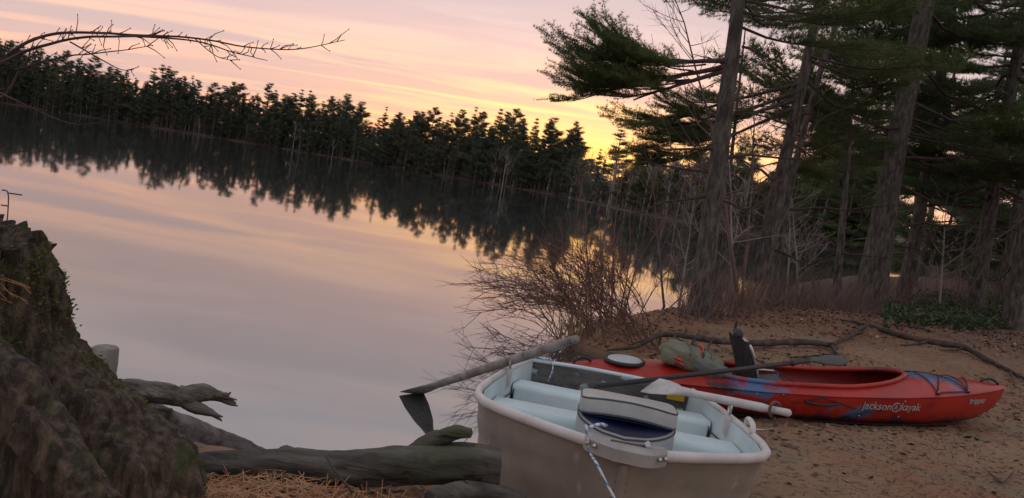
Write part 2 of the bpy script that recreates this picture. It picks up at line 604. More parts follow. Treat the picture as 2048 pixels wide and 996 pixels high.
gtc = N("ShaderNodeTexCoord")
c_ = nmix(nrange(nnoise(0.9), 0.40, 0.62), (0.235, 0.118, 0.062), (0.265, 0.168, 0.10))
c_ = nmix(nrange(nnoise(2.2), 0.52, 0.70), c_, (0.17, 0.15, 0.09))
c_ = nmix(nrange(nnoise(20, (0.7, 1.5, 1)), 0.54, 0.66), c_, (0.07, 0.045, 0.03))
c_ = nmix(nrange(nnoise(75), 0.60, 0.68), c_, (0.36, 0.27, 0.19))
gsep = N("ShaderNodeSeparateXYZ"); nt.links.new(gtc.outputs["Object"], gsep.inputs[0])
gd = N("ShaderNodeVectorMath", operation="LENGTH"); nt.links.new(gtc.outputs["Object"], gd.inputs[0])
floor_mix = nrange(gd.outputs["Value"], 9.5, 14.0)
far_mix = nrange(gd.outputs["Value"], 30.0, 55.0)
c_ = nmix(floor_mix, c_, nmix(nrange(nnoise(9), 0.4, 0.62), (0.085, 0.048, 0.034), (0.15, 0.085, 0.055)))
c_ = nmix(far_mix, c_, (0.045, 0.033, 0.026))
wet = nrange(gsep.outputs[2], 0.0, 0.10, 1.0, 0.0)
c_ = nmix(wet, c_, (0.075, 0.052, 0.035))
nt.links.new(c_, bs.inputs["Base Color"])
nt.links.new(nrange(wet, 0, 1, 0.95, 0.55), bs.inputs["Roughness"])
gb = N("ShaderNodeBump"); gb.inputs["Strength"].default_value = 1.0; gb.inputs["Distance"].default_value = 0.018
nt.links.new(nnoise(22, det=10, ro=0.7), gb.inputs["Height"]); nt.links.new(gb.outputs[0], bs.inputs["Normal"])
tag(g.build("ground", gm), kind="structure")

wm = bpy.data.materials.new("lake_water"); wm.use_nodes = True
nt = wm.node_tree; bs = nt.nodes["Principled BSDF"]
bs.inputs["Base Color"].default_value = (0.035, 0.04, 0.042, 1)
bs.inputs["Roughness"].default_value = 0.03
bs.inputs["IOR"].default_value = 4.4
gtc = N("ShaderNodeTexCoord")
b1 = N("ShaderNodeBump"); b1.inputs["Strength"].default_value = 0.055; b1.inputs["Distance"].default_value = 0.02
nt.links.new(nnoise(1.1, (1, 0.6, 1), 3, 0.5), b1.inputs["Height"])
nt.links.new(b1.outputs[0], bs.inputs["Normal"])
wr = np.concatenate([[0.0], np.geomspace(1.0, 5000, 50)])
wa = np.radians(np.linspace(-180, 180, 73))
WA, WR = np.meshgrid(wa, wr, indexing="ij")
wat = MB().grid(np.stack([WR * np.sin(WA), WR * np.cos(WA), np.zeros_like(WA)], -1))
tag(wat.build("lake_water", wm), kind="structure")

# ------------------------------------------------------------------ trees: builders


def needles(pos, dirs, K, length, width, spread, r):
    """K thin needle triangles at each tuft"""
    n = len(pos)
    rnd = r.normal(size=(n, K, 3))
    d = unit(dirs[:, None, :] * 1.0 + unit(rnd) * spread)
    L = length * r.uniform(0.7, 1.15, (n, K, 1))
    s = unit(np.cross(d, r.normal(size=(n, K, 3)))) * width * 0.5
    p = pos[:, None, :] + d * 0.01
    V = np.stack([p - s, p + s, p + d * L], 2).reshape(-1, 3)
    F = np.arange(n * K * 3).reshape(-1, 3)
    return V, F


def make_bough(seed, L=2.4, K=12, nl=0.12, nw=0.006, step=0.075, droop=0.25, bare=0.25, sub=True):
    """a pine bough along +X: stem tubes and needle tufts, flat sprays that lift at the ends"""
    r = np.random.default_rng(seed)
    wood = MB(); tp, td = [], []
    t = np.linspace(0, 1, 9)
    wob = np.cumsum(r.normal(0, 0.02, (9, 2)), 0) * L
    stem = np.stack([t * L, wob[:, 0], wob[:, 1] * 0.6 - droop * L * 0.35 * np.sin(t * pi * 0.75) + 0.10 * L * t ** 3], -1)
    wood.tube(stem, 0.024 * (1 - 0.85 * t) * L / 2.4 + 0.003, 5, False)
    nside = int(11 * L)
    for k in range(nside):
        u = bare + (1 - bare) * (k + r.uniform(0, 0.9)) / nside
        i = min(int(u * 8), 7); w = u * 8 - i
        p = stem[i] * (1 - w) + stem[i + 1] * w
        sgn = 1 if k % 2 else -1
        a = radians(r.uniform(32, 68)) * sgn
        ln = L * r.uniform(0.16, 0.36) * (1.15 - 0.75 * abs(u - 0.5)) * (1 if u < 0.85 else 0.7)
        d0 = np.array([cos(a), sin(a), r.uniform(-0.12, 0.28)])
        q = np.linspace(0, 1, 5)[:, None]
        side_ = p + d0 * ln * q + np.array([0, 0, 1.0]) * 0.16 * ln * q ** 2 + np.array([1.0, 0, 0]) * 0.22 * ln * q ** 2
        wood.tube(side_, np.linspace(0.007, 0.0025, 5), 3, False)
        m = max(2, int(ln * 0.8 / step))
        for j in range(m):
            v = 0.22 + 0.78 * (j + 0.5) / m
            ii = min(int(v * 4), 3); ww = v * 4 - ii
            pp = side_[ii] * (1 - ww) + side_[ii + 1] * ww
            dd = unit(side_[ii + 1] - side_[ii])
            tp.append(pp); td.append(dd + np.array([0, 0, 0.25]))
            if sub and r.random() < 0.75:
                s2 = 1 if r.random() < 0.5 else -1
                dd2 = unit(dd + s2 * 0.9 * np.array([-dd[1], dd[0], 0]) + np.array([0, 0, r.uniform(-0.1, 0.5)]))
                l2 = r.uniform(0.07, 0.24)
                tp.append(pp + dd2 * l2); td.append(dd2 + np.array([0, 0, 0.3]))
                if l2 > 0.14:
                    tp.append(pp + dd2 * l2 * 0.5); td.append(dd2)
        tp.append(side_[-1]); td.append(unit(side_[-1] - side_[-2]))
    tp.append(stem[-1]); td.append(np.array([1.0, 0, 0.2]))
    nv, nf = needles(np.array(tp), unit(np.array(td)), K, nl, nw, 0.85, r)
    return (np.concatenate(wood.v), np.concatenate([f for f in wood.f]), nv, nf)


def place(V, p, az_, pitch, s=1.0, roll=0.0):
    """rotate a +X bough: roll about X, pitch up, azimuth; then move"""
    cr, sr = cos(roll), sin(roll)
    V = V @ np.array([[1, 0, 0], [0, cr, sr], [0, -sr, cr]])
    cp, sp = cos(pitch), sin(pitch)
    V = V @ np.array([[cp, 0, sp], [0, 1, 0], [-sp, 0, cp]])
    ca, sa = cos(az_), sin(az_)
    V = V @ np.array([[ca, sa, 0], [-sa, ca, 0], [0, 0, 1]])
    return V * s + p


BOUGHS = [make_bough(100 + i, K=15, nl=0.10, nw=0.0075, step=0.062) for i in range(5)]
BOUGHS_C = [make_bough(150 + i, K=9, nl=0.13, nw=0.013, step=0.075) for i in range(5)]
BOUGHS_MID = [make_bough(200 + i, K=7, nl=0.24, nw=0.024, step=0.16, sub=True) for i in range(4)]


def trunk_mesh(mb, pts, radii, n=18, flare=0.0, seed=0, rough=0.05):
    """tapered trunk with uneven bark and a flared foot"""
    P = spline(pts, 46)
    t = np.linspace(0, 1, len(P))
    R_ = np.interp(t, np.linspace(0, 1, len(radii)), radii) * 0.84
    hgt = np.linalg.norm(P - P[0], axis=1)
    th = np.arange(n) * 2 * pi / n
    fl = flare * np.exp(-hgt / 0.38)[:, None] * (0.65 + 0.55 * np.cos(th * 5 + seed)[None, :] * np.exp(-hgt / 0.5)[:, None])
    rr_ = R_[:, None] * (1 + fl)
    Q = np.stack([np.cos(th)[None, :] + 0 * t[:, None], np.sin(th)[None, :] + 0 * t[:, None], 0 * rr_], -1) * rr_[..., None] + P[:, None, :]
    nn = fbm(np.stack([Q[..., 0] * 9, Q[..., 1] * 9, Q[..., 2] * 1.6 + seed], -1), 3)
    Q[..., :2] += (Q[..., :2] - P[:, None, :2]) * (nn * rough * 2.2)[..., None]
    mb.grid(Q, close_u=True)
    return P, R_


def build_pine(name, label, cat_group, pts, radii, boughs, flare=0.6, seed=0, dead=(), n=18, needle="needle", kit=None, limb=None):
    """pts: trunk line; boughs: (height fraction along the trunk, azimuth deg, length, pitch deg)"""
    kit = kit or BOUGHS
    root = thing(name, pts[0], label, "tree", cat_group)
    tm = MB()
    P, R_ = trunk_mesh(tm, pts, radii, n, flare, seed)
    tm.build("trunk", M["bark"], root)
    wood, fol = MB(), MB()
    r = np.random.default_rng(seed + 50)
    if limb:
        for (u, azd_, ln, pt) in limb:
            p = P[int(u * (len(P) - 1))]; a, e = radians(azd_), radians(pt); q = np.linspace(0, 1, 9)
            wood.tube(p + np.array([cos(a) * cos(e), sin(a) * cos(e), sin(e)]) * ln * q[:, None] + np.cumsum(r.normal(0, 0.008, (9, 3)), 0), np.linspace(0.034, 0.010, 9), 7, False)
    for bgh in boughs:
        u, azd_, ln, pt = bgh[:4]
        i = u * (len(P) - 1); k = min(int(i), len(P) - 2)
        p = P[k] + (P[k + 1] - P[k]) * (i - k)
        if len(bgh) > 4:                                   # grows from a main limb, not from the trunk
            lu, la, ll, lp = limb[bgh[5]]
            a, e = radians(la), radians(lp)
            p = P[int(lu * (len(P) - 1))] + np.array([cos(a) * cos(e), sin(a) * cos(e), sin(e)]) * bgh[4]
        wv, wf, nv, nf = kit[r.integers(len(kit))]
        ro = r.uniform(-0.35, 0.35)
        wood.add(place(wv, p, radians(azd_), radians(pt), ln / 2.4, ro), wf)
        fol.add(place(nv, p, radians(azd_), radians(pt), ln / 2.4, ro), nf)
    for (u, azd_, ln, pt) in dead:                      # bare dead limbs
        i = u * (len(P) - 1); k = min(int(i), len(P) - 2)
        p = P[k]
        a, e = radians(azd_), radians(pt)
        d = np.array([cos(a) * cos(e), sin(a) * cos(e), sin(e)])
        q = np.linspace(0, 1, 7)
        line = p + d * ln * q[:, None] + np.cumsum(r.normal(0, 0.018 * ln, (7, 3)), 0) + np.array([0, 0, -0.12 * ln]) * (q ** 2)[:, None]
        dl = MB()
        dl.tube(line, np.linspace(0.012 + 0.012 * ln, 0.005, 7), 5, False)
        for j in range(int(3 + ln * 3)):
            b = line[r.integers(2, 7)]
            dd = unit(d + r.normal(0, 0.7, 3))
            l2 = ln * r.uniform(0.12, 0.4)
            dl.tube(np.array([b, b + dd * l2 * 0.5 + r.normal(0, 0.02, 3), b + dd * l2]), [0.007, 0.005, 0.0025], 3, False)
        dl.build("dead_limb", M["twig"], root)
    if wood.n: wood.build("limbs", M["twig"], root)["kind"] = "stuff"
    if fol.n: fol.build("crown", M[needle], root, smooth=False)
    return root


def bare_tree_mesh(mb, base, top, r0, seed, nb=14, lvl=2, up=0.55, ln=0.35, sides=5, wig=0.03, start=0.25):
    """leafless sapling: wavering stem with forked side twigs"""
    r = np.random.default_rng(seed)
    base, top = np.asarray(base, float), np.asarray(top, float)
    Hh = np.linalg.norm(top - base)
    t = np.linspace(0, 1, 9)
    line = base + (top - base) * t[:, None] + np.cumsum(r.normal(0, wig * Hh / 3, (9, 3)), 0) * t[:, None]
    mb.tube(line, r0 * (1 - 0.9 * t) + 0.0015, sides, False)

    def twig(p, d, l, rad_, depth):
        q = np.linspace(0, 1, 4)[:, None]
        bend = r.normal(0, 0.16, 3) * l + np.array([0, 0, 0.18 * l])
        tl = p + d * l * q + bend * q ** 2
        mb.tube(tl, np.linspace(rad_, rad_ * 0.35, 4), 3, False)
        if depth > 0:
            for _ in range(r.integers(2, 5)):
                w = r.uniform(0.3, 1.0)
                pp = tl[0] + (tl[-1] - tl[0]) * w + bend * (w ** 2 - w)
                twig(pp, unit(d + r.normal(0, 0.55, 3)), l * r.uniform(0.35, 0.6), rad_ * 0.55, depth - 1)

    for k in range(nb):
        u = start + (1 - start) * (k + r.random()) / nb
        i = min(int(u * 8), 7)
        p = line[i] + (line[i + 1] - line[i]) * (u * 8 - i)
        a = r.uniform(0, 2 * pi)
        d = unit(np.array([cos(a), sin(a), up + r.uniform(-0.3, 0.4)]))
        twig(p, d, Hh * ln * (1.1 - 0.7 * u) * r.uniform(0.6, 1.2), r0 * (1 - 0.8 * u) * 0.5 + 0.001, lvl - 1)


def far_pine_protos(count, Hh, needle, nmul=1.0, low=0.3, name="far_pine", width=1.0, clump=0.36):
    out = []
    for s in range(count):
        r = np.random.default_rng(900 + s + int(Hh * 10) + len(name))
        wv_ = width * (0.8, 1.25, 0.95, 1.5, 1.05, 0.85, 1.3, 1.0, 1.6)[s % 9]
        pw = (1.2, 0.95, 1.05, 0.85, 1.3, 1.0, 0.95, 1.15, 1.05)[s % 9]
        tm = MB()
        lean = r.normal(0, 0.25, 2)
        tm.tube([(0, 0, -0.6), (lean[0] * 0.5, lean[1] * 0.5, Hh * 0.5), (lean[0], lean[1], Hh)], [0.20, 0.13, 0.02], 6, False)
        V = []
        z = Hh * low
        while z < Hh * 0.99:
            u = (z / Hh - low) / (1 - low)
            shape = (0.6 + 0.5 * min(u * 2.6, 1.0)) * (1 - u) ** pw + 0.06
            for k in range(r.integers(3, 6)):
                a = r.uniform(0, 2 * pi)
                ln = 3.0 * wv_ * shape * r.uniform(0.35, 1.45) * Hh / 16
                e = radians(r.uniform(0, 20) + 24 * u)
                d = np.array([cos(a) * cos(e), sin(a) * cos(e), sin(e)])
                p0 = np.array([lean[0] * z / Hh, lean[1] * z / Hh, z])
                tm.tube(np.array([p0, p0 + d * ln * 0.6, p0 + d * ln * 0.95 + np.array([0, 0, 0.08 * ln])]), [0.045, 0.03, 0.01], 3, False)
                m = max(3, int(ln * 5.5 * nmul))
                w = r.uniform(0.25, 1.05, m) ** 0.8
                c = p0 + d * ln * w[:, None] + np.stack([0 * w, 0 * w, 0.10 * ln * w ** 2], -1)
                c = c + r.normal(0, 1, (m, 3)) * np.array([0.17, 0.17, 0.045]) * (0.35 + 0.35 * ln)
                # each clump: a handful of needle sprays pointing up and out
                K = 13
                dd = unit(d * 1.0 + np.array([0, 0, 0.35]) + r.normal(0, 0.5, (m, K, 3)))
                L = clump * r.uniform(0.6, 1.4, (m, K, 1))
                sd = unit(np.cross(dd, r.normal(size=(m, K, 3)))) * L * 0.07
                cc = c[:, None, :] + r.normal(0, 1, (m, K, 3)) * np.array([0.20, 0.20, 0.09])
                V.append(np.stack([cc - sd, cc + sd, cc + dd * L], 2).reshape(-1, 3))
            z += r.uniform(0.5, 0.95) * Hh / 16
        V = np.concatenate(V)
        cm = MB().add(V, np.arange(len(V)).reshape(-1, 3))
        root = bpy.data.objects.new(name, None); COL.objects.link(root)
        tm.build("trunk", M["bark_far"], root)
        cm.build("crown", needle if s % 3 or name != "far_pine" else M["needle_far_b"], root, smooth=False)
        out.append(root)
    return out


def shore_at(px):
    """distance of the far shore along the viewing column px, and the unit ground direction"""
    d = ray(px, 363 + (px - 1024) * math.tan(ROLL)); d = unit(np.array([d[0], d[1], 0]))
    rs = np.arange(20, 330, 0.5)
    s = lake_sd(d[0] * rs, d[1] * rs)
    water = np.where(s < 0)[0]
    last = water[-1] if len(water) else 0
    return rs[min(last + 1, len(rs) - 1)], d


# ------------------------------------------------------------------ the far tree line
protos = far_pine_protos(9, 16.0, M["needle_far"], nmul=2.8, low=0.04, width=1.05, clump=0.33)
used = [False] * len(protos)
G_FAR = "pines of the tree line across the lake"
r = np.random.default_rng(31)


def put(protos, used, k, loc, rz, s, label, cat, group):
    if used[k]:
        o = dup(protos[k], loc, rz, s, label, group)
    else:
        used[k] = True
        o = protos[k]
        o.location = [float(v) for v in loc]; o.rotation_euler = (0, 0, rz); o.scale = (s, s, s) if not isinstance(s, tuple) else s
    tag(o, label, cat, group)
    return o


cnt = 0
for row, (off, stepx, hs) in enumerate([(1.6, 15, 0.72), (8.0, 15, 0.95), (16.0, 15, 1.05)]):
    px = -130 + row * 7
    while px < 1200:
        rs, d = shore_at(px)
        q = d * (rs + off + r.uniform(-2.5, 3))
        s = hs * r.uniform(0.74, 1.16)
        if 718 < px < 745: s *= 0.72
        if 1150 < px: s *= 0.55
        where = ("in the front row at the far water's edge", "in the middle of the far tree line", "rising at the back of the far tree line")[row]
        side_w = [w for lim, w in ((0, "past the left edge"), (150, "behind the foot of the arching bare branch"), (320, "under the arching bare branch"), (520, "under the arching branch's outer twigs"), (640, "right of the arching branch's tip"),
                                   (732, "left of the notch in the tree line"), (900, "just right of the notch in the tree line"), (1050, "left of the sunset glow"), (9999, "in the sunset glow")) if px < lim][0]
        put(protos, used, int(r.integers(9)), (q[0], q[1], gz(q[0], q[1]) - 0.1), r.uniform(0, 6.28), (s * r.uniform(0.85, 1.3), s * r.uniform(0.85, 1.3), s),
            "dark pine %s, %s" % (("at the far waterline", "in the far middle row", "in the far back row")[row], side_w), "tree", G_FAR + ", " + side_w + ", row %s" % ("front", "middle", "back")[row])
        cnt += 1
        px += stepx * r.uniform(0.7, 1.3)
# the tall pine that stands alone right of the glowing gap, and the one left of it
for px, off, s, lab in [(1222, 8, 1.02, "bushy pine standing alone right of the glowing gap in the far trees"),
                        (1138, 10, 1.0, "tall narrow pine just left of the glowing gap in the far trees"),
                        (1255, 16, 0.62, "short pine right behind the lone bushy pine across the water")]:
    rs, d = shore_at(px)
    q = d * (rs + off)
    Ht = s * (0.085 if px < 1200 else 0.098) * (rs + off) / 16.0 if s > 0.9 else s * 0.62
    put(protos, used, int(r.integers(9)), (q[0], q[1], gz(q[0], q[1]) - 0.1), r.uniform(0, 6.28), (Ht * 1.6, Ht * 1.6, Ht), lab, "tree", "single pines by the glowing gap")

# bare grey trees in front of the pines
gp = []
for s in range(6):
    root = bpy.data.objects.new("bare_tree", None); COL.objects.link(root)
    b = MB(); bare_tree_mesh(b, (0, 0, -0.4), (0.3, 0.2, 8.5), 0.13, 400 + s, nb=16, lvl=2, up=1.3, ln=0.30, sides=4, wig=0.02)
    b.build("trunk", M["grey_twig"] if s % 2 else M["brown_twig"], root)
    gp.append(root)
gused = [False] * 6
px = -200
while px < 1260:
    rs, d = shore_at(px)
    q = d * (rs + r.uniform(0.8, 3.5))
    s = r.uniform(0.55, 1.0)
    zone = "left" if px < 400 else ("middle" if px < 800 else "right")
    put(gp, gused, int(r.integers(6)), (q[0], q[1], gz(q[0], q[1])), r.uniform(0, 6.28), (s * 1.2, s * 1.2, s),
        "pale leafless tree at the far water's edge, %s of the lake" % zone, "tree", "leafless trees along the far shore, %s" % zone)
    px += r.uniform(9, 26)

px = 980
while px < 1430:
    rs, d = shore_at(px)
    q = d * (rs + r.uniform(0.5, 7))
    s = r.uniform(0.7, 1.15)
    put(gp, gused, int(r.integers(6)), (q[0], q[1], gz(q[0], q[1])), r.uniform(0, 6.28), (s * 1.3, s * 1.3, s),
        "pale leafless far-shore tree past the shrub, %s" % ("under the sunset glow" if px < 1200 else "left of the first pine"), "tree",
        "leafless trees on the far shore past the shrub, %s" % ("glow" if px < 1200 else "first pine"))
    px += r.uniform(4, 10)
# brush and dead reeds along the far shore: one mass
bm_ = MB()
brush_i = 0
for px in np.arange(-400, 1700, 0.9):
    brush_i += 1
    if brush_i % 5 == 1:
        rs, d = shore_at(px)
    else:
        d = unit(np.array([ray(px, 400)[0], ray(px, 400)[1], 0]))
    near_f = rs / 200.0
    for k in range(6):
        o = r.uniform(0.0, 14) * (0.4 + near_f)
        q = d * (rs + 0.2 + o)
        hgt = r.uniform(0.15, 0.6) + (r.uniform(0.5, 7.0) if o > 0.8 and r.random() < 0.8 else 0)
        hgt *= min(1.0, 0.35 + 0.65 * near_f)
        w = 0.055 * (0.35 + near_f)
        tip = np.array([r.normal(0, 0.10) * hgt, r.normal(0, 0.10) * hgt, hgt])
        b = np.array([q[0], q[1], min(0.45, 0.12 + 0.15 * o)])
        sdv = np.array([d[1], -d[0], 0]) * w
        bm_.add([b - sdv, b + sdv, b + tip], np.array([[0, 1, 2]]))
tag(bm_.build("shore_brush", M["brush_far"], smooth=False), "grey brown brush massed along the far shoreline", "brush", kind="stuff")

# ------------------------------------------------------------------ the cove behind the pines: young pines and leafless trees at 60 to 110 m
cove = far_pine_protos(5, 8.0, M["needle_young"], nmul=3.0, low=0.06, name="young_pine", width=1.4, clump=0.34)
cused = [False] * 5
r = np.random.default_rng(77)
for row, (off, stepx, hs) in enumerate([(2.0, 34, 0.75), (8.0, 36, 1.0), (15.0, 40, 1.25)]):
    px = 1245 + row * 11
    while px < 1760:
        rs, d = shore_at(px)
        q = d * (rs + off + r.uniform(-1.5, 2.5))
        s = hs * r.uniform(0.75, 1.2) * (0.84 + 0.35 * (px > 1600))
        zone = "left of the second pine" if px < 1540 else "left of the thickest trunk"
        put(cove, cused, int(r.integers(5)), (q[0], q[1], gz(q[0], q[1]) - 0.1), r.uniform(0, 6.28), s,
            "young pine across the cove %s, %s" % (("by the water", "in the second row", "at the back")[row], zone), "tree",
            "young pines across the cove, %s, row %s" % (zone, ("front", "middle", "back")[row]))
        px += stepx * r.uniform(0.7, 1.3)
px = 1240
while px < 1760:
    rs, d = shore_at(px)
    q = d * (rs + r.uniform(0.4, 5))
    s = r.uniform(0.45, 0.95)
    zone = "left of the second pine trunk" if px < 1540 else "between the second pine and the thickest trunk"
    put(gp, gused, int(r.integers(6)), (q[0], q[1], gz(q[0], q[1])), r.uniform(0, 6.28), s,
        "leafless grey tree across the cove, %s" % zone, "tree", "leafless trees across the cove, %s" % zone)
    px += r.uniform(9, 24)

# ------------------------------------------------------------------ the pines on the bank


def pine_line(pix, y, extra_top=4.0, zbase=None):
    """trunk line through pixels of the photograph at ground distance y, carried on above the frame"""
    P = [at_y(a, b, y) for a, b in pix]
    P[0][2] = gz(P[0][0], P[0][1]) - 0.12
    d = unit(P[-1] - P[-2])
    P.append(P[-1] + d * extra_top)
    return np.array(P)


def rand_boughs(n, u0, u1, l0, l1, seed, p0=-18, p1=14, az=(0, 360)):
    r_ = np.random.default_rng(seed)
    out = []
    while len(out) < n:
        b = (r_.uniform(u0, u1), r_.uniform(*az), r_.uniform(l0, l1), r_.uniform(p0, p1))
        if b[0] < 0.78 and 215 < b[1] % 360 < 325: continue      # few limbs survive on this side
        out.append(b)
    return out


def rand_dead(n, u0, u1, l0, l1, seed):
    r_ = np.random.default_rng(seed)
    return [(r_.uniform(u0, u1), r_.uniform(0, 360), r_.uniform(l0, l1), r_.uniform(-25, 20)) for _ in range(n)]


G_BANK = "pines on the bank behind the kayak"
lineA = pine_line([(1402, 606), (1420, 450), (1440, 300), (1459, 150), (1478, 0)], 9.4, 5.0)
limbA = [(0.655, 178, 1.55, -20), (0.672, 184, 1.3, -9), (0.63, 174, 1.2, -25)]
rA = np.random.default_rng(81)
bA = []
for li, (lu, la, ll, lp) in enumerate(limbA):
    for k in range(15 if li < 2 else 7):
        d_ = ll * (0.22 + 0.75 * (k + rA.random()) / 15) if li < 2 else ll * rA.uniform(0.4, 0.9)
        bA.append((lu, la + rA.choice([-1, 1]) * rA.uniform(4, 42), rA.uniform(0.85, 1.3) * (1.1 - 0.3 * d_ / ll), lp + rA.uniform(0, 34), d_, li))
bA += [(0.78, 15, 1.8, 0), (0.80, 50, 1.7, 4), (0.79, -25, 1.6, -4), (0.81, 100, 1.5, 4), (0.80, 330, 1.9, 0)] + rand_boughs(16, 0.85, 0.98, 1.2, 2.2, 1)
build_pine("pine_tree", "straight pine nearest the water with one big bough reaching left over the lake", G_BANK, lineA, [0.165, 0.145, 0.13, 0.115, 0.10, 0.05], bA, 0.35, 1, limb=limbA,
           dead=[(0.30, 200, 1.1, -15), (0.34, 165, 1.0, 5), (0.27, 20, 0.8, -10), (0.38, 10, 1.2, 10), (0.42, 200, 1.0, -5)])
lineB = pine_line([(1518, 575), (1545, 430), (1577, 290), (1608, 150), (1640, 0)], 12.0, 5.0)
limbB = [(0.56, 184, 2.2, -29), (0.58, 178, 2.0, -24), (0.53, 188, 2.0, -33), (0.55, 196, 1.8, -28)]
rB = np.random.default_rng(82)
bB = []
for li, (lu, la, ll, lp) in enumerate(limbB):
    for k in range(11):
        d_ = ll * (0.36 + 0.62 * (k + rB.random()) / 11)
        bB.append((lu, la + rB.choice([-1, 1]) * rB.uniform(4, 44), rB.uniform(0.7, 1.2), lp + rB.uniform(0, 28), d_, li))
bB += [(0.78, 150, 2.0, 2), (0.80, 190, 2.2, 0), (0.81, 120, 1.8, 0), (0.80, 230, 1.9, 0), (0.79, 170, 1.7, -4), (0.66, 10, 1.8, -5), (0.7, -40, 2.0, -5), (0.6, 30, 1.9, -12)] + rand_boughs(14, 0.84, 0.98, 1.4, 2.4, 2)
build_pine("pine_tree", "leaning pine with grey bark, second trunk from the water", G_BANK, lineB, [0.165, 0.14, 0.11, 0.09, 0.08, 0.04], bB, 0.35, 2, limb=limbB,
           dead=rand_dead(7, 0.15, 0.5, 0.8, 1.6, 3))
lineC = pine_line([(1548, 572), (1572, 420), (1600, 290), (1642, 140), (1690, 0)], 12.6, 4.5)
build_pine("pine_tree", "slim dark pine leaning right close behind the second pine trunk", G_BANK, lineC, [0.075, 0.066, 0.06, 0.055, 0.05, 0.02],
           rand_boughs(14, 0.46, 0.98, 0.8, 1.4, 5, az=(-70, 70)), 0.3, 3, dead=rand_dead(7, 0.2, 0.5, 0.6, 1.3, 6))
lineD = pine_line([(1676, 596), (1682, 480), (1692, 360), (1700, 250)], 13.5, 0.8)
build_pine("pine_tree", "thin young pine with green top left of the thickest trunk", G_BANK, lineD, [0.09, 0.075, 0.06, 0.045, 0.03],
           rand_boughs(24, 0.45, 0.98, 0.6, 1.15, 8, -12, 20), 0.3, 4, dead=rand_dead(5, 0.2, 0.45, 0.5, 0.9, 9))
lineE = pine_line([(1745, 585), (1765, 450), (1792, 300), (1822, 150), (1852, 0)], 15.0, 6.0)
build_pine("pine_tree", "thickest pine with deeply furrowed bark and flared foot", G_BANK, lineE, [0.37, 0.27, 0.23, 0.215, 0.20, 0.10],
           rand_boughs(34, 0.40, 0.97, 2.0, 3.6, 11, -20, 10), 0.5, 5, dead=rand_dead(10, 0.16, 0.5, 1.0, 2.6, 12), n=30)
lineF = pine_line([(1812, 575), (1835, 450), (1860, 300), (1882, 150), (1906, 0)], 18.0, 6.0)
build_pine("pine_tree", "medium pine right behind the thickest trunk", G_BANK, lineF, [0.19, 0.165, 0.15, 0.135, 0.12, 0.05],
           rand_boughs(28, 0.36, 0.97, 2.0, 3.4, 14, -20, 10), 0.4, 6, dead=rand_dead(10, 0.12, 0.4, 1.0, 2.4, 15), needle="needle_b", kit=BOUGHS_C)
lineG = pine_line([(1955, 585), (1972, 470), (1995, 330), (2020, 190), (2046, 50)], 16.5, 6.0)
build_pine("pine_tree", "dark pine near the right edge with drooping green boughs", G_BANK, lineG, [0.21, 0.18, 0.165, 0.15, 0.13, 0.06],
           rand_boughs(32, 0.34, 0.97, 2.0, 3.4, 17, -22, 8), 0.4, 7, dead=rand_dead(9, 0.12, 0.4, 1.0, 2.4, 18), needle="needle_b", kit=BOUGHS_C)
lineH = pine_line([(2034, 606), (2052, 480), (2075, 330), (2105, 150)], 13.6, 7.0)
build_pine("pine_tree", "pine trunk cut by the right edge above the green ground cover", G_BANK, lineH, [0.19, 0.17, 0.155, 0.14, 0.06],
           rand_boughs(18, 0.5, 0.97, 1.4, 2.4, 20, -20, 8, az=(-70, 90)), 0.4, 8, dead=rand_dead(6, 0.12, 0.4, 0.8, 1.8, 21), needle="needle_b", kit=BOUGHS_C)
lineI = pine_line([(2006, 590), (2022, 480), (2045, 350), (2070, 200)], 21.0, 7.0)
build_pine("pine_tree", "slim dark trunk in the shade between the two rightmost pines", G_BANK, lineI, [0.17, 0.14, 0.13, 0.11, 0.05],
           rand_boughs(18, 0.36, 0.97, 1.8, 3.0, 23, -20, 8), 0.3, 9, dead=rand_dead(6, 0.12, 0.4, 0.8, 1.8, 24), needle="needle_b", kit=BOUGHS_C)
lineJ = pine_line([(1828, 560), (1833, 450), (1842, 330), (1856, 180)], 23.0, 7.0)
build_pine("pine_tree", "dark slender pine in the gap right of the thickest trunk", G_BANK, lineJ, [0.17, 0.14, 0.13, 0.11, 0.05],
           rand_boughs(18, 0.36, 0.97, 1.8, 3.0, 26, -20, 8), 0.3, 10, dead=rand_dead(6, 0.12, 0.4, 0.8, 1.8, 27), needle="needle_b", kit=BOUGHS_C)
lineK = pine_line([(1447, 575), (1449, 480), (1456, 380), (1470, 250)], 12.2, 1.5)
build_pine("young_tree", "thin mottled trunk close behind the pine nearest the water", "thin trunks among the pines", lineK, [0.055, 0.05, 0.042, 0.03, 0.012], [], 0.3, 11,
           dead=rand_dead(12, 0.3, 0.98, 0.4, 1.2, 29))

# denser pines further into the wood at the right: three kinds, copied
mids = []
for s in range(3):
    rr_ = np.random.default_rng(60 + s)
    root = bpy.data.objects.new("forest_pine", None); COL.objects.link(root)
    tm = MB(); P, R_ = trunk_mesh(tm, [(0, 0, -0.3), (0.1, 0, 4), (0.3, 0.1, 9), (0.4, 0.1, 13)], [0.2, 0.16, 0.1, 0.03], 10, 0.3, s)
    tm.build("trunk", M["bark"], root)
    wd, fo = MB(), MB()
    for k in range(50):
        u = rr_.uniform(0.10, 0.98)
        p = P[int(u * 45)]
        wv, wf, nv, nf = BOUGHS_MID[rr_.integers(4)]
        sc_ = rr_.uniform(0.75, 1.45) * (1.15 - 0.7 * u)
        a, e = rr_.uniform(0, 2 * pi), radians(rr_.uniform(-18, 14))
        wd.add(place(wv, p, a, e, sc_), wf); fo.add(place(nv, p, a, e, sc_), nf)
    wd.build("limbs", M["twig"], root)
    fo.build("crown", M["needle_b"] if s else M["needle"], root, smooth=False)
    mids.append(root)
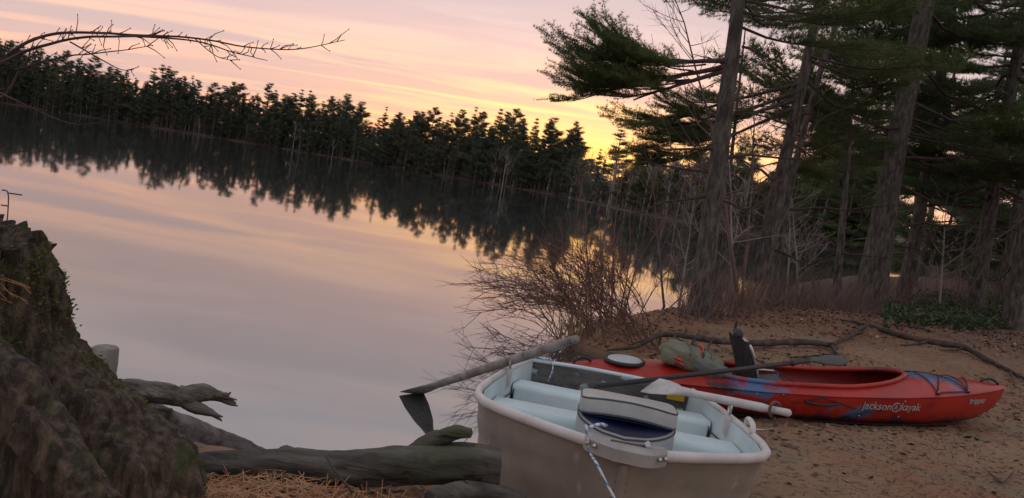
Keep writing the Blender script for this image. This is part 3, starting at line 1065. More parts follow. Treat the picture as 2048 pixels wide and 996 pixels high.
mused = [False] * 3
r = np.random.default_rng(99)
spots = [(1930, 40, "behind the dark pine near the right edge"), (1885, 46, "in the shade right of the medium pine"), (2010, 42, "deep in the shade at the right edge"),
         (1770, 46, "beyond the thickest trunk by the cove"), (1690, 50, "beyond the thin young pine by the cove"), (1850, 38, "far behind the medium pine"), (1960, 40, "deep in the wood right of the medium pine"),
         (2060, 34, "just outside the right edge"), (2110, 34, "outside the right edge deeper in the wood"), (1640, 54, "right of the slim leaning pine across the cove mouth"),
         (1905, 52, "farthest back in the dark wood"), (2030, 50, "farthest back at the right edge"), (2200, 30, "far outside the right edge")]
for px, dist, where in spots:
    d = ray(px, 363 + (px - 1024) * math.tan(ROLL)); d = unit(np.array([d[0], d[1], 0]))
    q = d * dist
    while lake_sd(np.array([q[0]]), np.array([q[1]]))[0] < 0.5:
        dist += 1.0; q = d * dist
        if dist > 140: break
    put(mids, mused, int(r.integers(3)), (q[0], q[1], gz(q[0], q[1]) - 0.1), r.uniform(0, 6.28), r.uniform(0.8, 1.1),
        "dense green pine " + where, "tree", "dense pines in the wood at the right")
for o, u_ in list(zip(mids, mused)) + list(zip(cove, cused)) + list(zip(protos, used)) + list(zip(gp, gused)):
    if not u_:
        for ch in list(o.children): bpy.data.objects.remove(ch)
        bpy.data.objects.remove(o)

# leafless saplings between the trunks
G_SAP = "leafless saplings among the pines"
saps = [((1360, 604), (1395, 380), 10.6, "leafless sapling left of the pine nearest the water"),
        ((1335, 606), (1300, 330), 11.3, "slender leafless sapling over the glowing water"),
        ((1470, 590), (1462, 250), 10.8, "tall twiggy sapling just right of the pine nearest the water"),
        ((1488, 585), (1515, 130), 11.4, "tall leafless birch-like tree between the first two pines"),
        ((1604, 590), (1580, 400), 12.8, "leaning leafless sapling right of the slim pine"),
        ((1640, 595), (1602, 430), 13.0, "leafless sapling bending left in front of the cove"),
        ((1885, 590), (1900, 380), 15.5, "leafless sapling right of the thickest trunk"),
        ((1918, 590), (1940, 330), 18.0, "slim leafless tree in the shade at the right"),
        ((1575, 585), (1590, 300), 17.0, "thin leafless tree behind the slim pine")]
for i, (b, t, y, lab) in enumerate(saps):
    p0, p1 = at_y(*b, y), at_y(*t, y)
    p0[2] = gz(p0[0], p0[1]) - 0.05
    mb = MB(); Hh = np.linalg.norm(p1 - p0)
    bare_tree_mesh(mb, p0, p1, 0.010 + 0.005 * Hh, 700 + i, nb=int(10 + 4 * Hh), lvl=3, up=0.6, ln=0.34, sides=5, wig=0.03, start=0.22)
    root = thing("leafless_sapling", p0, lab, "sapling", G_SAP)
    mb.build("branches", M["brown_twig"] if i % 2 else M["grey_twig"], root)
# leafless crown that frames the sky above the first pine
p0, p1 = at_y(1500, 420, 10.6), at_y(1400, -60, 10.2)
mb = MB(); bare_tree_mesh(mb, at_y(1476, 600, 10.6), at_y(1392, -40, 10.3), 0.035, 760, nb=30, lvl=3, up=0.35, ln=0.32, sides=5, wig=0.035, start=0.3)
root = thing("leafless_tree", at_y(1476, 600, 10.6), "leafless tree with fine curling twigs against the sky by the first pine", "tree")
mb.build("branches", M["brown_twig"], root)

# ------------------------------------------------------------------ the leafless shrub leaning over the water
r = np.random.default_rng(5)
sb = MB()
shrub0 = np.array([1.05, 7.75, gz(1.15, 7.75) - 0.03])


def shrub_stem(p, tip, rad0, ntw, arch, seed):
    rs_ = np.random.default_rng(seed)
    mid = (p + tip) / 2 + np.array([0, 0, arch]) + rs_.normal(0, 0.05, 3)
    line = spline([p, mid, tip], 10) + np.cumsum(rs_.normal(0, 0.006, (10, 3)), 0)
    sb.tube(line, np.linspace(rad0, 0.0022, 10), 4, False)
    for k in range(ntw):
        i = rs_.integers(3, 9)
        d = unit(line[i] - line[i - 1])
        dd = unit(d + rs_.normal(0, 0.42, 3) + np.array([0, 0, 0.22]))
        l = rs_.uniform(0.12, 0.42)
        b = line[i]
        t3 = np.array([b, b + dd * l * 0.5 + rs_.normal(0, 0.012, 3), b + dd * l + np.array([0, 0, 0.04])])
        sb.tube(t3, [0.0032, 0.0024, 0.0012], 3, False)
        if rs_.random() < 0.7:
            d2 = unit(dd + rs_.normal(0, 0.5, 3)); b2 = t3[1]; l2 = l * rs_.uniform(0.3, 0.6)
            sb.tube(np.array([b2, b2 + d2 * l2 * 0.5, b2 + d2 * l2]), [0.0022, 0.0018, 0.001], 3, False)


for k in range(120):
    base_ = shrub0 + np.array([r.uniform(-0.4, 0.55), r.uniform(-0.8, 1.0), 0])
    base_[2] = max(gz(base_[0], base_[1]), -0.05) - 0.03
    t_ = r.uniform(0, 1)
    px_ = 920 + 330 * t_ ** 0.85 + r.normal(0, 14)
    py_ = r.uniform(485 + 90 * max(0, 0.35 - t_), 640 - 30 * t_)
    tip = at_y(px_, py_, base_[1] + r.uniform(-0.9, 0.5))
    tip[2] = max(tip[2], 0.12)
    shrub_stem(base_, tip, r.uniform(0.003, 0.0065), r.integers(6, 12), r.uniform(0.05, 0.3), 1000 + k)
for k, (bx, tx, ty) in enumerate([(1185, 1165, 385), (1200, 1196, 430), (1222, 1236, 330), (1235, 1268, 420), (1210, 1222, 450), (1245, 1330, 440), (1260, 1400, 470), (1175, 1120, 440), (1290, 1470, 500)]):
    b0 = at_y(bx, 650, 7.9); b0[2] = gz(b0[0], b0[1]) - 0.03
    shrub_stem(b0, at_y(tx, ty, 8.2), 0.011, 9, 0.03, 1300 + k)
root = thing("leafless_shrub", shrub0, "leafless many-stemmed shrub leaning over the water beside the bank", "shrub")
sb.build("stems", M["shrub_twig"], root)
c0 = at_z(1247, 606, 0.25); c0[2] = gz(c0[0], c0[1])
st = MB()
for k in range(3):
    st.tube([c0 + np.array([0.03 * k - 0.03, 0.01 * k, -0.05]), c0 + np.array([0.03 * k - 0.03, 0, 0.08]), c0 + np.array([0.035 * k - 0.02, 0.01, 0.13 + 0.04 * (k % 2)])], [0.026, 0.024, 0.008], 7)
tag(st.build("broken_stump", M["post"], origin=c0), "small pale broken stump among the shrub stems", "stump")

# dry grass tufts
def grass_tuft(name, px, py, z, n, h, label, seed, lean=0.5):
    rs_ = np.random.default_rng(seed)
    c = at_z(px, py, z); c[2] = gz(c[0], c[1])
    gb_ = MB()
    for k in range(n):
        b = c + np.array([rs_.normal(0, 0.13), rs_.normal(0, 0.10), -0.01])
        a = rs_.uniform(0, 2 * pi); hh = h * rs_.uniform(0.5, 1.2)
        d = np.array([cos(a), sin(a), 0]) * hh * lean * rs_.uniform(0.3, 1.5)
        w = np.array([-sin(a), cos(a), 0]) * 0.004
        m_ = b + d * 0.4 + np.array([0, 0, hh * 0.8]); t_ = b + d * 1.2 + np.array([0, 0, hh * rs_.uniform(0.45, 1.0)])
        gb_.add([b - w, b + w, m_ + w * 0.7, m_ - w * 0.7, t_], [(0, 1, 2, 3), (3, 2, 4)])
    tag(gb_.build(name, M["drygrass"], origin=c, smooth=False), label, "grass")


grass_tuft("dry_grass_tuft", 1490, 598, 0.4, 170, 0.42, "arching tuft of dry straw-coloured grass right of the first pine", 41, 0.7)
grass_tuft("dry_grass_tuft", 1150, 668, 0.1, 110, 0.36, "dry straw-coloured grass hanging at the foot of the leafless shrub", 42, 0.6)
grass_tuft("dry_grass_tuft", 1425, 602, 0.4, 60, 0.25, "small dry grass tuft at the foot of the first pine", 43, 0.6)

# ------------------------------------------------------------------ litter, needles and ground cover
def litter(name, matl, pts, size, seed, kind_label, cat_, curl=0.35, thin=1.0, lift=0.004):
    rs_ = np.random.default_rng(seed)
    n = len(pts)
    z = ground_h(pts[:, 0], pts[:, 1])
    c = np.stack([pts[:, 0], pts[:, 1], z + lift], -1)
    a = rs_.uniform(0, 2 * pi, n); s = size * rs_.uniform(0.5, 1.4, n)
    ux = np.stack([np.cos(a), np.sin(a), rs_.normal(0, curl, n)], -1) * s[:, None]
    uy = np.stack([-np.sin(a), np.cos(a), rs_.normal(0, curl, n)], -1) * s[:, None] * thin * rs_.uniform(0.4, 0.8, n)[:, None]
    up = np.array([0, 0, 1.0]) * (s * rs_.uniform(0.05, 0.35, n))[:, None]
    V = np.stack([c - ux, c - uy + up * 0.4, c + ux + up, c + uy + up * 0.3], 1).reshape(-1, 3)
    i = np.arange(n)[:, None] * 4
    F = np.concatenate([i + np.array([[0, 1, 2]]), i + np.array([[0, 2, 3]])])
    return tag(MB().add(V, F).build(name, matl, smooth=False), kind_label, cat_, kind="stuff")


def scatter(n, x0, x1, y0, y1, seed, fr=0.9, th=-0.1, sdmin=0.12):
    rs_ = np.random.default_rng(seed)
    P = np.column_stack([rs_.uniform(x0, x1, n), rs_.uniform(y0, y1, n)])
    d_ = fbm(np.column_stack([P * fr, np.full(n, seed * 3.1)]), 3)
    P = P[d_ + rs_.normal(0, 0.12, n) > th]
    return P[lake_sd(P[:, 0], P[:, 1]) > sdmin]


def scatter_px(n, x0, x1, y0, y1, seed, zg=0.2):
    rs_ = np.random.default_rng(seed)
    out = []
    for k in range(n):
        p = at_z(rs_.uniform(x0, x1), rs_.uniform(y0, y1), zg)
        out.append(p[:2])
    P = np.array(out)
    return P[lake_sd(P[:, 0], P[:, 1]) > 0.12]


litter("leaf_litter", M["leaf"], np.vstack([scatter(22000, 0.8, 12, 6.2, 15, 1, 0.7, -0.12), scatter(2500, 1.0, 5.5, 9.0, 12.5, 2, 0.8, -0.3), scatter(3500, 0.5, 8, 3, 7, 3, 0.6, 0.02)]), 0.024, 3,
       "brown dead leaves scattered over the bank", "leaf litter")
litter("dark_debris", M["debris"], np.vstack([scatter(26000, 0.8, 8, 2.0, 7.0, 4, 1.3, 0.02), scatter(16000, 1.0, 9, 6, 11, 5, 1.0, -0.05)]), 0.011, 6,
       "dark bark crumbs and twig bits strewn on the beach", "debris", thin=0.5, curl=0.25)
litter("pale_leaves", M["leaf_pale"], scatter(130, 0.9, 8, 2.5, 11, 7, 0.5, -0.5), 0.022, 9,
       "few pale dead leaves dotted over the sandy beach", "leaf litter")
litter("shore_debris", M["leaf"], np.column_stack([np.random.default_rng(10).uniform(-1.2, 0.25, 2600), np.random.default_rng(11).uniform(1.7, 2.55, 2600)]), 0.017, 12,
       "dark leaf crumbs and bark scraps below the long log", "leaf litter")


def needle_bed(pts, seed, L=0.11):
    rs_ = np.random.default_rng(seed); n = len(pts)
    z = ground_h(pts[:, 0], pts[:, 1]) + 0.006 + rs_.uniform(0, 0.03, n)
    c = np.stack([pts[:, 0], pts[:, 1], z], -1)
    a = rs_.uniform(0, 2 * pi, n)
    d = np.stack([np.cos(a), np.sin(a), rs_.normal(0.05, 0.22, n)], -1) * L * rs_.uniform(0.5, 1.2, n)[:, None] * 0.5
    w = np.stack([-np.sin(a), np.cos(a), 0.3 + 0 * a], -1) * 0.0011
    V = np.stack([c - d - w, c - d + w, c + d + w, c + d - w], 1).reshape(-1, 3)
    F = np.arange(n * 4).reshape(-1, 4)
    return V, F


rs_ = np.random.default_rng(13)
pn = np.vstack([np.column_stack([rs_.normal(-0.86, 0.16, 1500), rs_.normal(2.02, 0.10, 1500)]), np.column_stack([rs_.uniform(-1.1, 0.25, 1700), rs_.uniform(1.75, 2.3, 1700)]),
                np.column_stack([rs_.normal(-0.28, 0.2, 700), rs_.normal(2.12, 0.06, 700)])])
V_, F_ = needle_bed(pn, 15)
tag(MB().add(V_, F_).build("fallen_needles", M["dryneedle"], smooth=False), "orange brown fallen pine needles in front of the stump and log", "needles", kind="stuff")
# ground cover at the right, under the pines
gc = MB(); rs_ = np.random.default_rng(17)
P2 = np.array([at_z(rs_.uniform(1770, 2160), rs_.uniform(574, 634), 0.55)[:2] for _ in range(5200)])
pxs = P2[:, 0] / P2[:, 1]
keep = rs_.random(len(P2)) < sstep(0.45, 0.60, pxs)
P2 = P2[keep]
zz = ground_h(P2[:, 0], P2[:, 1])
n = len(P2)
c = np.stack([P2[:, 0], P2[:, 1], zz + rs_.uniform(0.02, 0.22, n)], -1)
for k in range(3):
    d = unit(rs_.normal(0, 1, (n, 3)) + np.array([0, 0, 0.5])) * rs_.uniform(0.03, 0.085, (n, 1))
    s_ = unit(np.cross(d, rs_.normal(size=(n, 3)))) * 0.022
    V_ = np.stack([c - s_, c + s_, c + d], 1).reshape(-1, 3)
    gc.add(V_, np.arange(n * 3).reshape(-1, 3))
tag(gc.build("green_ground_cover", M["groundcover"], smooth=False), "low green leafy ground cover under the pines at the right", "ground cover", kind="stuff")
# undergrowth of thin brown stems at the edge of the wood
ug = MB(); rs_ = np.random.default_rng(19)
for k in range(2600):
    p = at_z(rs_.uniform(1370, 2080), 548 + 58 * rs_.random() ** 0.6, 0.45)
    if sd_at(p[0], p[1]) < 0.1: continue
    p[2] = gz(p[0], p[1]) - 0.02
    hh = rs_.uniform(0.15, 0.7) * (1 + 0.05 * max(0, p[1] - 12))
    tip = p + np.array([rs_.normal(0, 0.15), rs_.normal(0, 0.15), hh])
    ug.tube(np.array([p, (p + tip) / 2 + rs_.normal(0, 0.03, 3), tip]), [0.004, 0.003, 0.0012], 3, False)
tag(ug.build("undergrowth", M["brown_twig"], smooth=False), "thin brown leafless undergrowth along the edge of the wood", "undergrowth", kind="stuff")

# ------------------------------------------------------------------ fallen branches on the bank
def branch_line(pix, zs):
    return np.array([at_z(a, b, z) for (a, b), z in zip(pix, zs)])


def fallen(name, pix, lift, rads, twigs, label, seed, matl="root"):
    rs_ = np.random.default_rng(seed)
    pts = []
    for (a, b), l in zip(pix, lift):
        z = 0.25
        for _ in range(6):
            p = at_z(a, b, z); z = gz(p[0], p[1]) + l
        pts.append(at_z(a, b, z))
    P = spline(pts, 50)
    P += np.stack([0 * P[:, 0], 0 * P[:, 0], 0.012 * fbm(P * 7, 3)], -1)
    root = thing(name, P[0], label, "branch")
    m_ = MB()
    R_ = np.interp(np.linspace(0, 1, 50), np.linspace(0, 1, len(rads)), rads) * 0.8 * (1 + 0.35 * fbm(P * 16, 3))
    m_.tube(P, R_, 9)
    m_.build("limb", M[matl], root)
    for (a, b, c2, d2, rr0) in twigs:
        z = 0.25
        for _ in range(5):
            p = at_z(a, b, z); i = np.argmin(np.linalg.norm(P[:, :2] - p[:2], axis=1)); z = P[i][2]
        s_ = P[i]
        z2 = 0.2
        for _ in range(6):
            q = at_z(c2, d2, z2); z2 = gz(q[0], q[1]) + 0.02
        e_ = at_z(c2, d2, z2)
        t_ = MB(); mid = (s_ + e_) / 2 + rs_.normal(0, 0.015, 3)
        t_.tube(spline([s_, mid, e_], 8), np.linspace(rr0, rr0 * 0.45, 8), 6)
        t_.build("side_branch", M[matl], root)
    return root


fallen("fallen_branch", [(1215, 700), (1275, 692), (1322, 668), (1390, 675), (1450, 683), (1520, 686), (1600, 684), (1662, 690)], [0.02, 0.05, 0.14, 0.13, 0.11, 0.07, 0.06, 0.05],
       [0.012, 0.022, 0.034, 0.036, 0.036, 0.044, 0.042, 0.036],
       [(1328, 670, 1318, 700, 0.014), (1360, 672, 1330, 722, 0.015), (1392, 675, 1370, 702, 0.014), (1424, 680, 1412, 712, 0.016), (1662, 690, 1690, 730, 0.024), (1310, 672, 1262, 690, 0.012)],
       "long dark fallen branch with stub twigs lying behind the kayak", 71)
fallen("fallen_branch", [(1662, 690), (1700, 672), (1735, 652), (1790, 668), (1850, 682), (1925, 694), (1975, 720), (2020, 742), (2070, 770)], [0.06, 0.06, 0.08, 0.06, 0.05, 0.06, 0.04, 0.03, 0.03],
       [0.03, 0.034, 0.036, 0.044, 0.042, 0.046, 0.036, 0.028, 0.02], [(1735, 652, 1684, 640, 0.022), (1850, 684, 1800, 690, 0.016), (2022, 742, 2030, 775, 0.012), (1930, 694, 1880, 700, 0.016)],
       "thick crooked fallen branch on the sandy bank above the kayak bow", 72)
fallen("fallen_stick", [(1790, 650), (1830, 654), (1862, 662)], [0.02, 0.02, 0.02], [0.02, 0.022, 0.014], [], "short dark stick lying on the sand above the crooked branch", 73)
fallen("fallen_stick", [(1580, 715), (1640, 712), (1684, 720)], [0.02, 0.03, 0.02], [0.012, 0.014, 0.01], [], "thin stick lying just behind the paddle blade", 74)
fallen("fallen_stick", [(1985, 952), (2005, 965), (2030, 940)], [0.015, 0.015, 0.02], [0.006, 0.007, 0.004], [(2005, 965, 1968, 935, 0.004)], "small forked twig on the sand at the lower right", 75)
sp = at_z(1468, 662, 0.3); sp[2] = gz(sp[0], sp[1])
tag(MB().tube(spline([sp + np.array([0, 0, -0.05]), sp + np.array([0.005, 0, 0.1]), sp + np.array([0.015, 0.01, 0.22])], 8), np.linspace(0.02, 0.012, 8), 7).build("upright_stick", M["root"], origin=sp),
    "short broken stick standing upright on the bank", "stick")
rp = MB(); a_, b_ = at_z(1178, 690, 0.12), at_z(1302, 722, 0.22)
rp.tube(spline([a_, (a_ + b_) / 2 + np.array([0, 0, -0.02]), b_], 14), 0.004, 5)
tag(rp.build("mooring_line", M["debris"], origin=a_), "thin dark line running from the bank to the kayak stern", "rope")

def log_mesh(pts, radii, n=20, m=60, rough=0.10, seed=0, ends=True, freq=6.0):
    P = spline(pts, m)
    R_ = np.interp(np.linspace(0, 1, m), np.linspace(0, 1, len(radii)), radii)
    tan = unit(np.gradient(P, axis=0)); A = unit(np.cross(np.array([0, 0, 1.0]), tan)); B = np.cross(tan, A)
    a = np.linspace(0, 2 * pi, n, endpoint=False)
    s_ = np.linalg.norm(np.diff(P, axis=0, prepend=P[:1]), axis=1).cumsum()
    nn_ = fbm(np.stack([np.cos(a)[None] * 2.2 + 0 * s_[:, None], np.sin(a)[None] * 2.2 + 0 * s_[:, None], s_[:, None] * freq + seed + 0 * a[None]], -1), 4)
    rr2 = R_[:, None] * (1 + rough * 2 * nn_ - rough * 0.9 * np.clip(np.abs(fbm(np.stack([a[None] * 1.6 + 0 * s_[:, None], 0 * a[None] + seed + 0 * s_[:, None], s_[:, None] * 2.2 + 0 * a[None]], -1), 3)) < 0.03, 0, 1))
    Q_ = P[:, None] + rr2[..., None] * (np.cos(a)[None, :, None] * A[:, None] + np.sin(a)[None, :, None] * B[:, None])
    mb_ = MB().grid(Q_, close_u=True)
    if ends:
        for e, o in ((0, 1), (m - 1, -1)):
            ring_ = Q_[e]; c_e = ring_.mean(0) + tan[e] * (-o) * 0.006
            mb_.add(np.vstack([ring_, c_e[None]]), [((i + 1) % n, i, n) if o == 1 else (i, (i + 1) % n, n) for i in range(n)])
    return mb_


# ------------------------------------------------------------------ the stump and driftwood at the left
SY = 2.05
sil = [(70, 465), (75, 500), (100, 560), (120, 640), (140, 690), (190, 740), (230, 770), (300, 830), (390, 900), (402, 940), (408, 990)]
sx = np.array([at_y(a, b, SY)[0] for a, b in sil]); sz_ = np.array([at_y(a, b, SY)[2] for a, b in sil])
scx = -1.56
zr_ = np.linspace(0.34, 1.16, 150)
right = np.interp(zr_, sz_[::-1], sx[::-1]) - scx
core = 0.22 + 0.10 * np.exp(-(zr_ - 0.4) / 0.22)
th = np.linspace(0, 2 * pi, 300, endpoint=False)
c0_ = np.clip(np.cos(th + 0.05), 0, 1)
lob = np.where(right[:, None] > core[:, None], core[:, None] + (right - core)[:, None] * c0_[None, :] ** (1.0 + 5.0 * np.clip((right - core) / 0.5, 0, 1))[:, None], right[:, None] + 0 * th[None, :])
for a0, amp, wdt in [(-1.35, 0.33, 0.35), (2.6, 0.3, 0.4), (1.3, 0.2, 0.4), (-2.4, 0.3, 0.4)]:
    dth = np.angle(np.exp(1j * (th - a0)))
    lob = lob + (amp * np.exp(-(zr_ - 0.4) / 0.18))[:, None] * np.exp(-(dth / wdt) ** 2)[None, :]
X = scx + lob * np.cos(th)[None, :]; Y = SY + 0.85 * lob * np.sin(th)[None, :]; Z = zr_[:, None] + 0 * th[None, :]
jg = 0.13 * fbm(np.stack([X[-1] * 11, Y[-1] * 11, 0 * X[-1]], -1), 5) + 0.03 * 0
for k in range(22): Z[-1 - k] += jg * (1 - k / 22)
Pn = np.stack([X, Y, Z], -1)
rid = 1 - np.abs(fbm(np.stack([np.cos(th)[None, :] * 5.5 + 0 * Z, np.sin(th)[None, :] * 5.5 + 0 * Z, Z * 2.2 + 0.6 * lob], -1), 4)) * 2.2
nn = rid * 0.045 - 0.03 + fbm(Pn * np.array([16, 16, 9]), 4) * 0.04 + fbm(Pn * np.array([48, 48, 20]), 3) * 0.018
X2 = X + nn * np.cos(th)[None, :]; Y2 = Y + nn * np.sin(th)[None, :]
Pn = np.stack([X2, Y2, Z], -1)
root = thing("tree_stump", (scx, SY, 0.42), "mossy old tree stump with flared root at the left edge", "stump")
smb = MB(); smb.grid(Pn, close_u=True)
top = Pn[-1]; ctr = top.mean(0) + np.array([0, 0, -0.10])
k_ = len(top)
smb.add(np.vstack([top + np.array([0, 0, 0.0]), (top * 0.5 + ctr * 0.5) + np.stack([0 * th, 0 * th, 0.09 * fbm(top * 22, 2)], -1), ctr[None]]),
        [(i, (i + 1) % k_, k_ + (i + 1) % k_, k_ + i) for i in range(k_)] + [(k_ + i, k_ + (i + 1) % k_, 2 * k_) for i in range(k_)])
smb.build("trunk", M["stump"], root)
mo = MB(); rs_ = np.random.default_rng(23)
for k in range(16000):                                        # moss cushions on the upper side facing the camera
    i = rs_.integers(50, 149); j = rs_.integers(0, 300)
    if not (-2.3 < np.angle(np.exp(1j * th[j])) < 0.3): continue
    p = Pn[i, j]
    w = 0.85 * sstep(0.80, 1.0, p[2]) + 0.08
    if vnoise(np.array([p * 9.0]))[0] < 0.25 - w * 0.6: continue
    d = unit(np.array([cos(th[j]), sin(th[j]), 0.6]) + rs_.normal(0, 0.35, 3))
    s_ = unit(np.cross(d, rs_.normal(size=3))) * 0.0035
    p = p + rs_.normal(0, 0.006, 3)
    mo.add([p - s_, p + s_, p + d * rs_.uniform(0.006, 0.014)], np.array([[0, 1, 2]]))
tag(mo.build("moss", M["moss"], root, smooth=False), kind="stuff")
q0 = [at_y(-60, 690, 1.85), at_y(10, 760, 1.8), at_y(70, 850, 1.76), at_y(130, 930, 1.72), at_y(200, 1020, 1.68)]
log_mesh(q0, [0.06, 0.07, 0.06, 0.055, 0.045], 30, 80, 0.28, 27, freq=9).build("root", M["stump"], root)
nb_ = MB(); V_, F_ = needle_bed(np.column_stack([np.full(40, -1.4), np.full(40, 1.85)]), 3, 0.09)
rs_ = np.random.default_rng(29)
for k in range(10):
    b = at_y(rs_.uniform(-10, 40), rs_.uniform(555, 600), 1.83 - 0.03 * rs_.random())
    d = np.array([rs_.uniform(0.5, 1), 0.1 * rs_.normal(), rs_.uniform(-0.5, -0.1)]) * rs_.uniform(0.03, 0.07)
    nb_.tube([b, b + d], 0.0012, 3, False)
nb_.build("caught_needles", M["dryneedle"], root)

# post standing in the water behind the stump
pp = at_y(193, 790, 3.62)
pm = MB()
Pz = np.linspace(-0.25, 0.372, 16)
thp = np.linspace(0, 2 * pi, 22, endpoint=False)
rad_ = 0.066 * (1 + 0.035 * fbm(np.stack([np.cos(thp) * 2, np.sin(thp) * 2, 0 * thp], -1), 2))
Q = np.stack([pp[0] + np.outer(np.r_[np.full(14, 1.0), 0.93, 0.8], rad_ * np.cos(thp)) + 0.02 * (Pz / 0.37)[:, None], pp[1] + np.outer(np.r_[np.full(14, 1.0), 0.93, 0.8], rad_ * np.sin(thp)), np.r_[Pz[:14], 0.365, 0.372][:, None] + 0 * thp[None, :]], -1)
pm.grid(Q, close_u=True); pm.f.append(np.array([list(range(15 * 22, 16 * 22))]))
tag(pm.build("wooden_post", M["post"], origin=pp), "pale grey round post with rounded top standing behind the stump", "post")


# the long log
lg = [at_y(372, 945, 2.26), at_y(470, 934, 2.32), at_y(640, 935, 2.36), at_y(800, 930, 2.39), at_y(920, 925, 2.41), at_y(1000, 928, 2.42)]
root = thing("long_log", lg[0], "long weathered log with an upturned branch stub lying along the shore", "log")
log_mesh(lg, [0.047, 0.052, 0.055, 0.060, 0.065, 0.062], 26, 120, 0.2, 3).build("trunk", M["driftwood"], root)
log_mesh([at_y(828, 912, 2.42), at_y(852, 888, 2.43), at_y(885, 872, 2.43), at_y(915, 864, 2.42), at_y(942, 866, 2.41)], [0.036, 0.032, 0.026, 0.024, 0.016], 14, 30, 0.14, 5, freq=14).build("branch_stub", M["driftwood"], root)
tw = MB().tube(spline([at_y(652, 912, 2.28), at_y(672, 945, 2.25), at_y(705, 985, 2.2)], 8), np.linspace(0.003, 0.004, 8), 5)
tag(tw.build("thin_twig", M["root"], origin=at_y(652, 912, 2.28)), "thin twig leaning against the long log", "twig")
l2 = [at_y(860, 1000, 2.2), at_y(920, 982, 2.28), at_y(985, 985, 2.34), at_y(1050, 1000, 2.36)]
tag(log_mesh(l2, [0.03, 0.034, 0.03, 0.022], 16, 40, 0.12, 9).build("small_log", M["driftwood"], origin=l2[0]), "small dark log on the ground under the end of the long log", "log")
# broken branch with a forked, jaw-like end
bb = [at_y(225, 792, 2.62), at_y(262, 785, 2.66), at_y(320, 788, 2.70), at_y(370, 795, 2.74), at_y(405, 788, 2.76), at_y(440, 793, 2.78), at_y(470, 808, 2.79)]
root = thing("broken_branch", bb[0], "broken driftwood limb with a forked jaw-like end pointing right", "branch")
log_mesh(bb, [0.042, 0.046, 0.038, 0.034, 0.033, 0.020, 0.008], 18, 60, 0.26, 11, freq=13).build("limb", M["driftwood_pale"], root)
log_mesh([at_y(362, 798, 2.73), at_y(390, 816, 2.72), at_y(418, 826, 2.71), at_y(437, 833, 2.70)], [0.026, 0.022, 0.014, 0.005], 12, 24, 0.26, 13, freq=16).build("fork", M["driftwood_pale"], root)
for k, (a_, b_, c2_, d2_) in enumerate([(440, 793, 474, 800), (446, 800, 476, 812), (415, 788, 440, 782), (420, 822, 446, 834), (426, 828, 444, 842), (450, 790, 462, 784)]):
    MB().tube(spline([at_y(a_, b_, 2.775), at_y((a_ + c2_) / 2, (b_ + d2_) / 2 + (k % 2) * 2, 2.77), at_y(c2_, d2_, 2.775)], 6), np.linspace(0.012, 0.0025, 6), 5).build("splinter", M["driftwood_pale"], root)
lc = [at_y(240, 846, 2.72), at_y(300, 832, 2.75), at_y(342, 833, 2.77)]
tag(log_mesh(lc, [0.032, 0.034, 0.033], 18, 26, 0.07, 15).build("cut_log", M["driftwood"], origin=lc[0]), "short sawn log end below the broken driftwood limb", "log")
lb = [at_y(290, 850, 2.85), at_y(360, 872, 2.95), at_y(440, 893, 3.08), at_y(520, 915, 3.2), at_y(575, 932, 3.28)]
tag(log_mesh(lb, [0.10, 0.085, 0.065, 0.045, 0.02], 24, 70, 0.16, 17, freq=9).build("bark_log", M["barklog"], origin=lb[0]), "log with scaly grey bark sloping down into the water", "log")
kn = at_y(574, 902, 3.1)
tag(log_mesh([kn + np.array([-0.045, 0, -0.02]), kn + np.array([-0.01, 0, 0.0]), kn + np.array([0.03, 0, -0.005]), kn + np.array([0.05, 0, -0.03])], [0.012, 0.026, 0.024, 0.01], 12, 20, 0.3, 19, freq=30).build("driftwood_knot", M["driftwood_pale"], origin=kn),
    "small gnarled wood knot poking up behind the long log", "driftwood")

# ------------------------------------------------------------------ bare branches hanging into the picture at the upper left
ob_ = MB(); rs_ = np.random.default_rng(33)


def twig_line(pix, depth, r0, r1, nside, seed, ln=(0.03, 0.10)):
    rq = np.random.default_rng(seed)
    P = spline([at_y(a, b, depth + dd) for a, b, dd in pix], 46)
    P += 0.003 * np.stack([fbm(P * 20 + 3, 2), 0 * P[:, 0], fbm(P * 20, 2)], -1)
    ob_.tube(P, np.linspace(r0, r1, 46), 6)
    for k in range(nside):
        i = rq.integers(4, 45)
        d = unit(P[i] - P[i - 1])
        up = np.array([0.12, 0, 1.0]) * (1 if rq.random() < 0.66 else -0.9)
        dd = unit(d * rq.uniform(0.3, 1.2) + up * rq.uniform(0.4, 1.1) + rq.normal(0, 0.25, 3))
        l = rq.uniform(*ln)
        t3 = [P[i], P[i] + dd * l * 0.5 + rq.normal(0, 0.004, 3), P[i] + dd * l]
        ob_.tube(t3, [0.0018, 0.0014, 0.0009], 4, False)
        ob_.ball(t3[2], 0.0019, 5, 4, sz=1.5)


twig_line([(-70, 190, 0), (0, 122, 0), (70, 78, 0), (150, 65, 0.03), (270, 70, 0.06), (400, 77, 0.1), (500, 95, 0.15), (600, 98, 0.2), (690, 80, 0.25)], 2.5, 0.0065, 0.0012, 60, 1, (0.015, 0.065))
twig_line([(-60, 160, 0), (30, 112, 0), (100, 88, 0), (180, 74, 0), (300, 74, 0.03), (400, 84, 0.04), (470, 105, 0.06), (535, 121, 0.08)], 2.45, 0.006, 0.0012, 34, 2, (0.015, 0.07))
twig_line([(140, 84, 0), (190, 112, 0), (240, 138, 0), (268, 140, 0)], 2.5, 0.003, 0.001, 6, 3)
twig_line([(30, 140, 0), (120, 115, 0), (180, 108, 0.02), (260, 98, 0.04), (305, 90, 0.05)], 2.55, 0.0035, 0.001, 10, 4)
twig_line([(-40, 200, 0), (10, 190, 0), (40, 140, 0), (75, 100, 0)], 2.6, 0.005, 0.002, 8, 5)
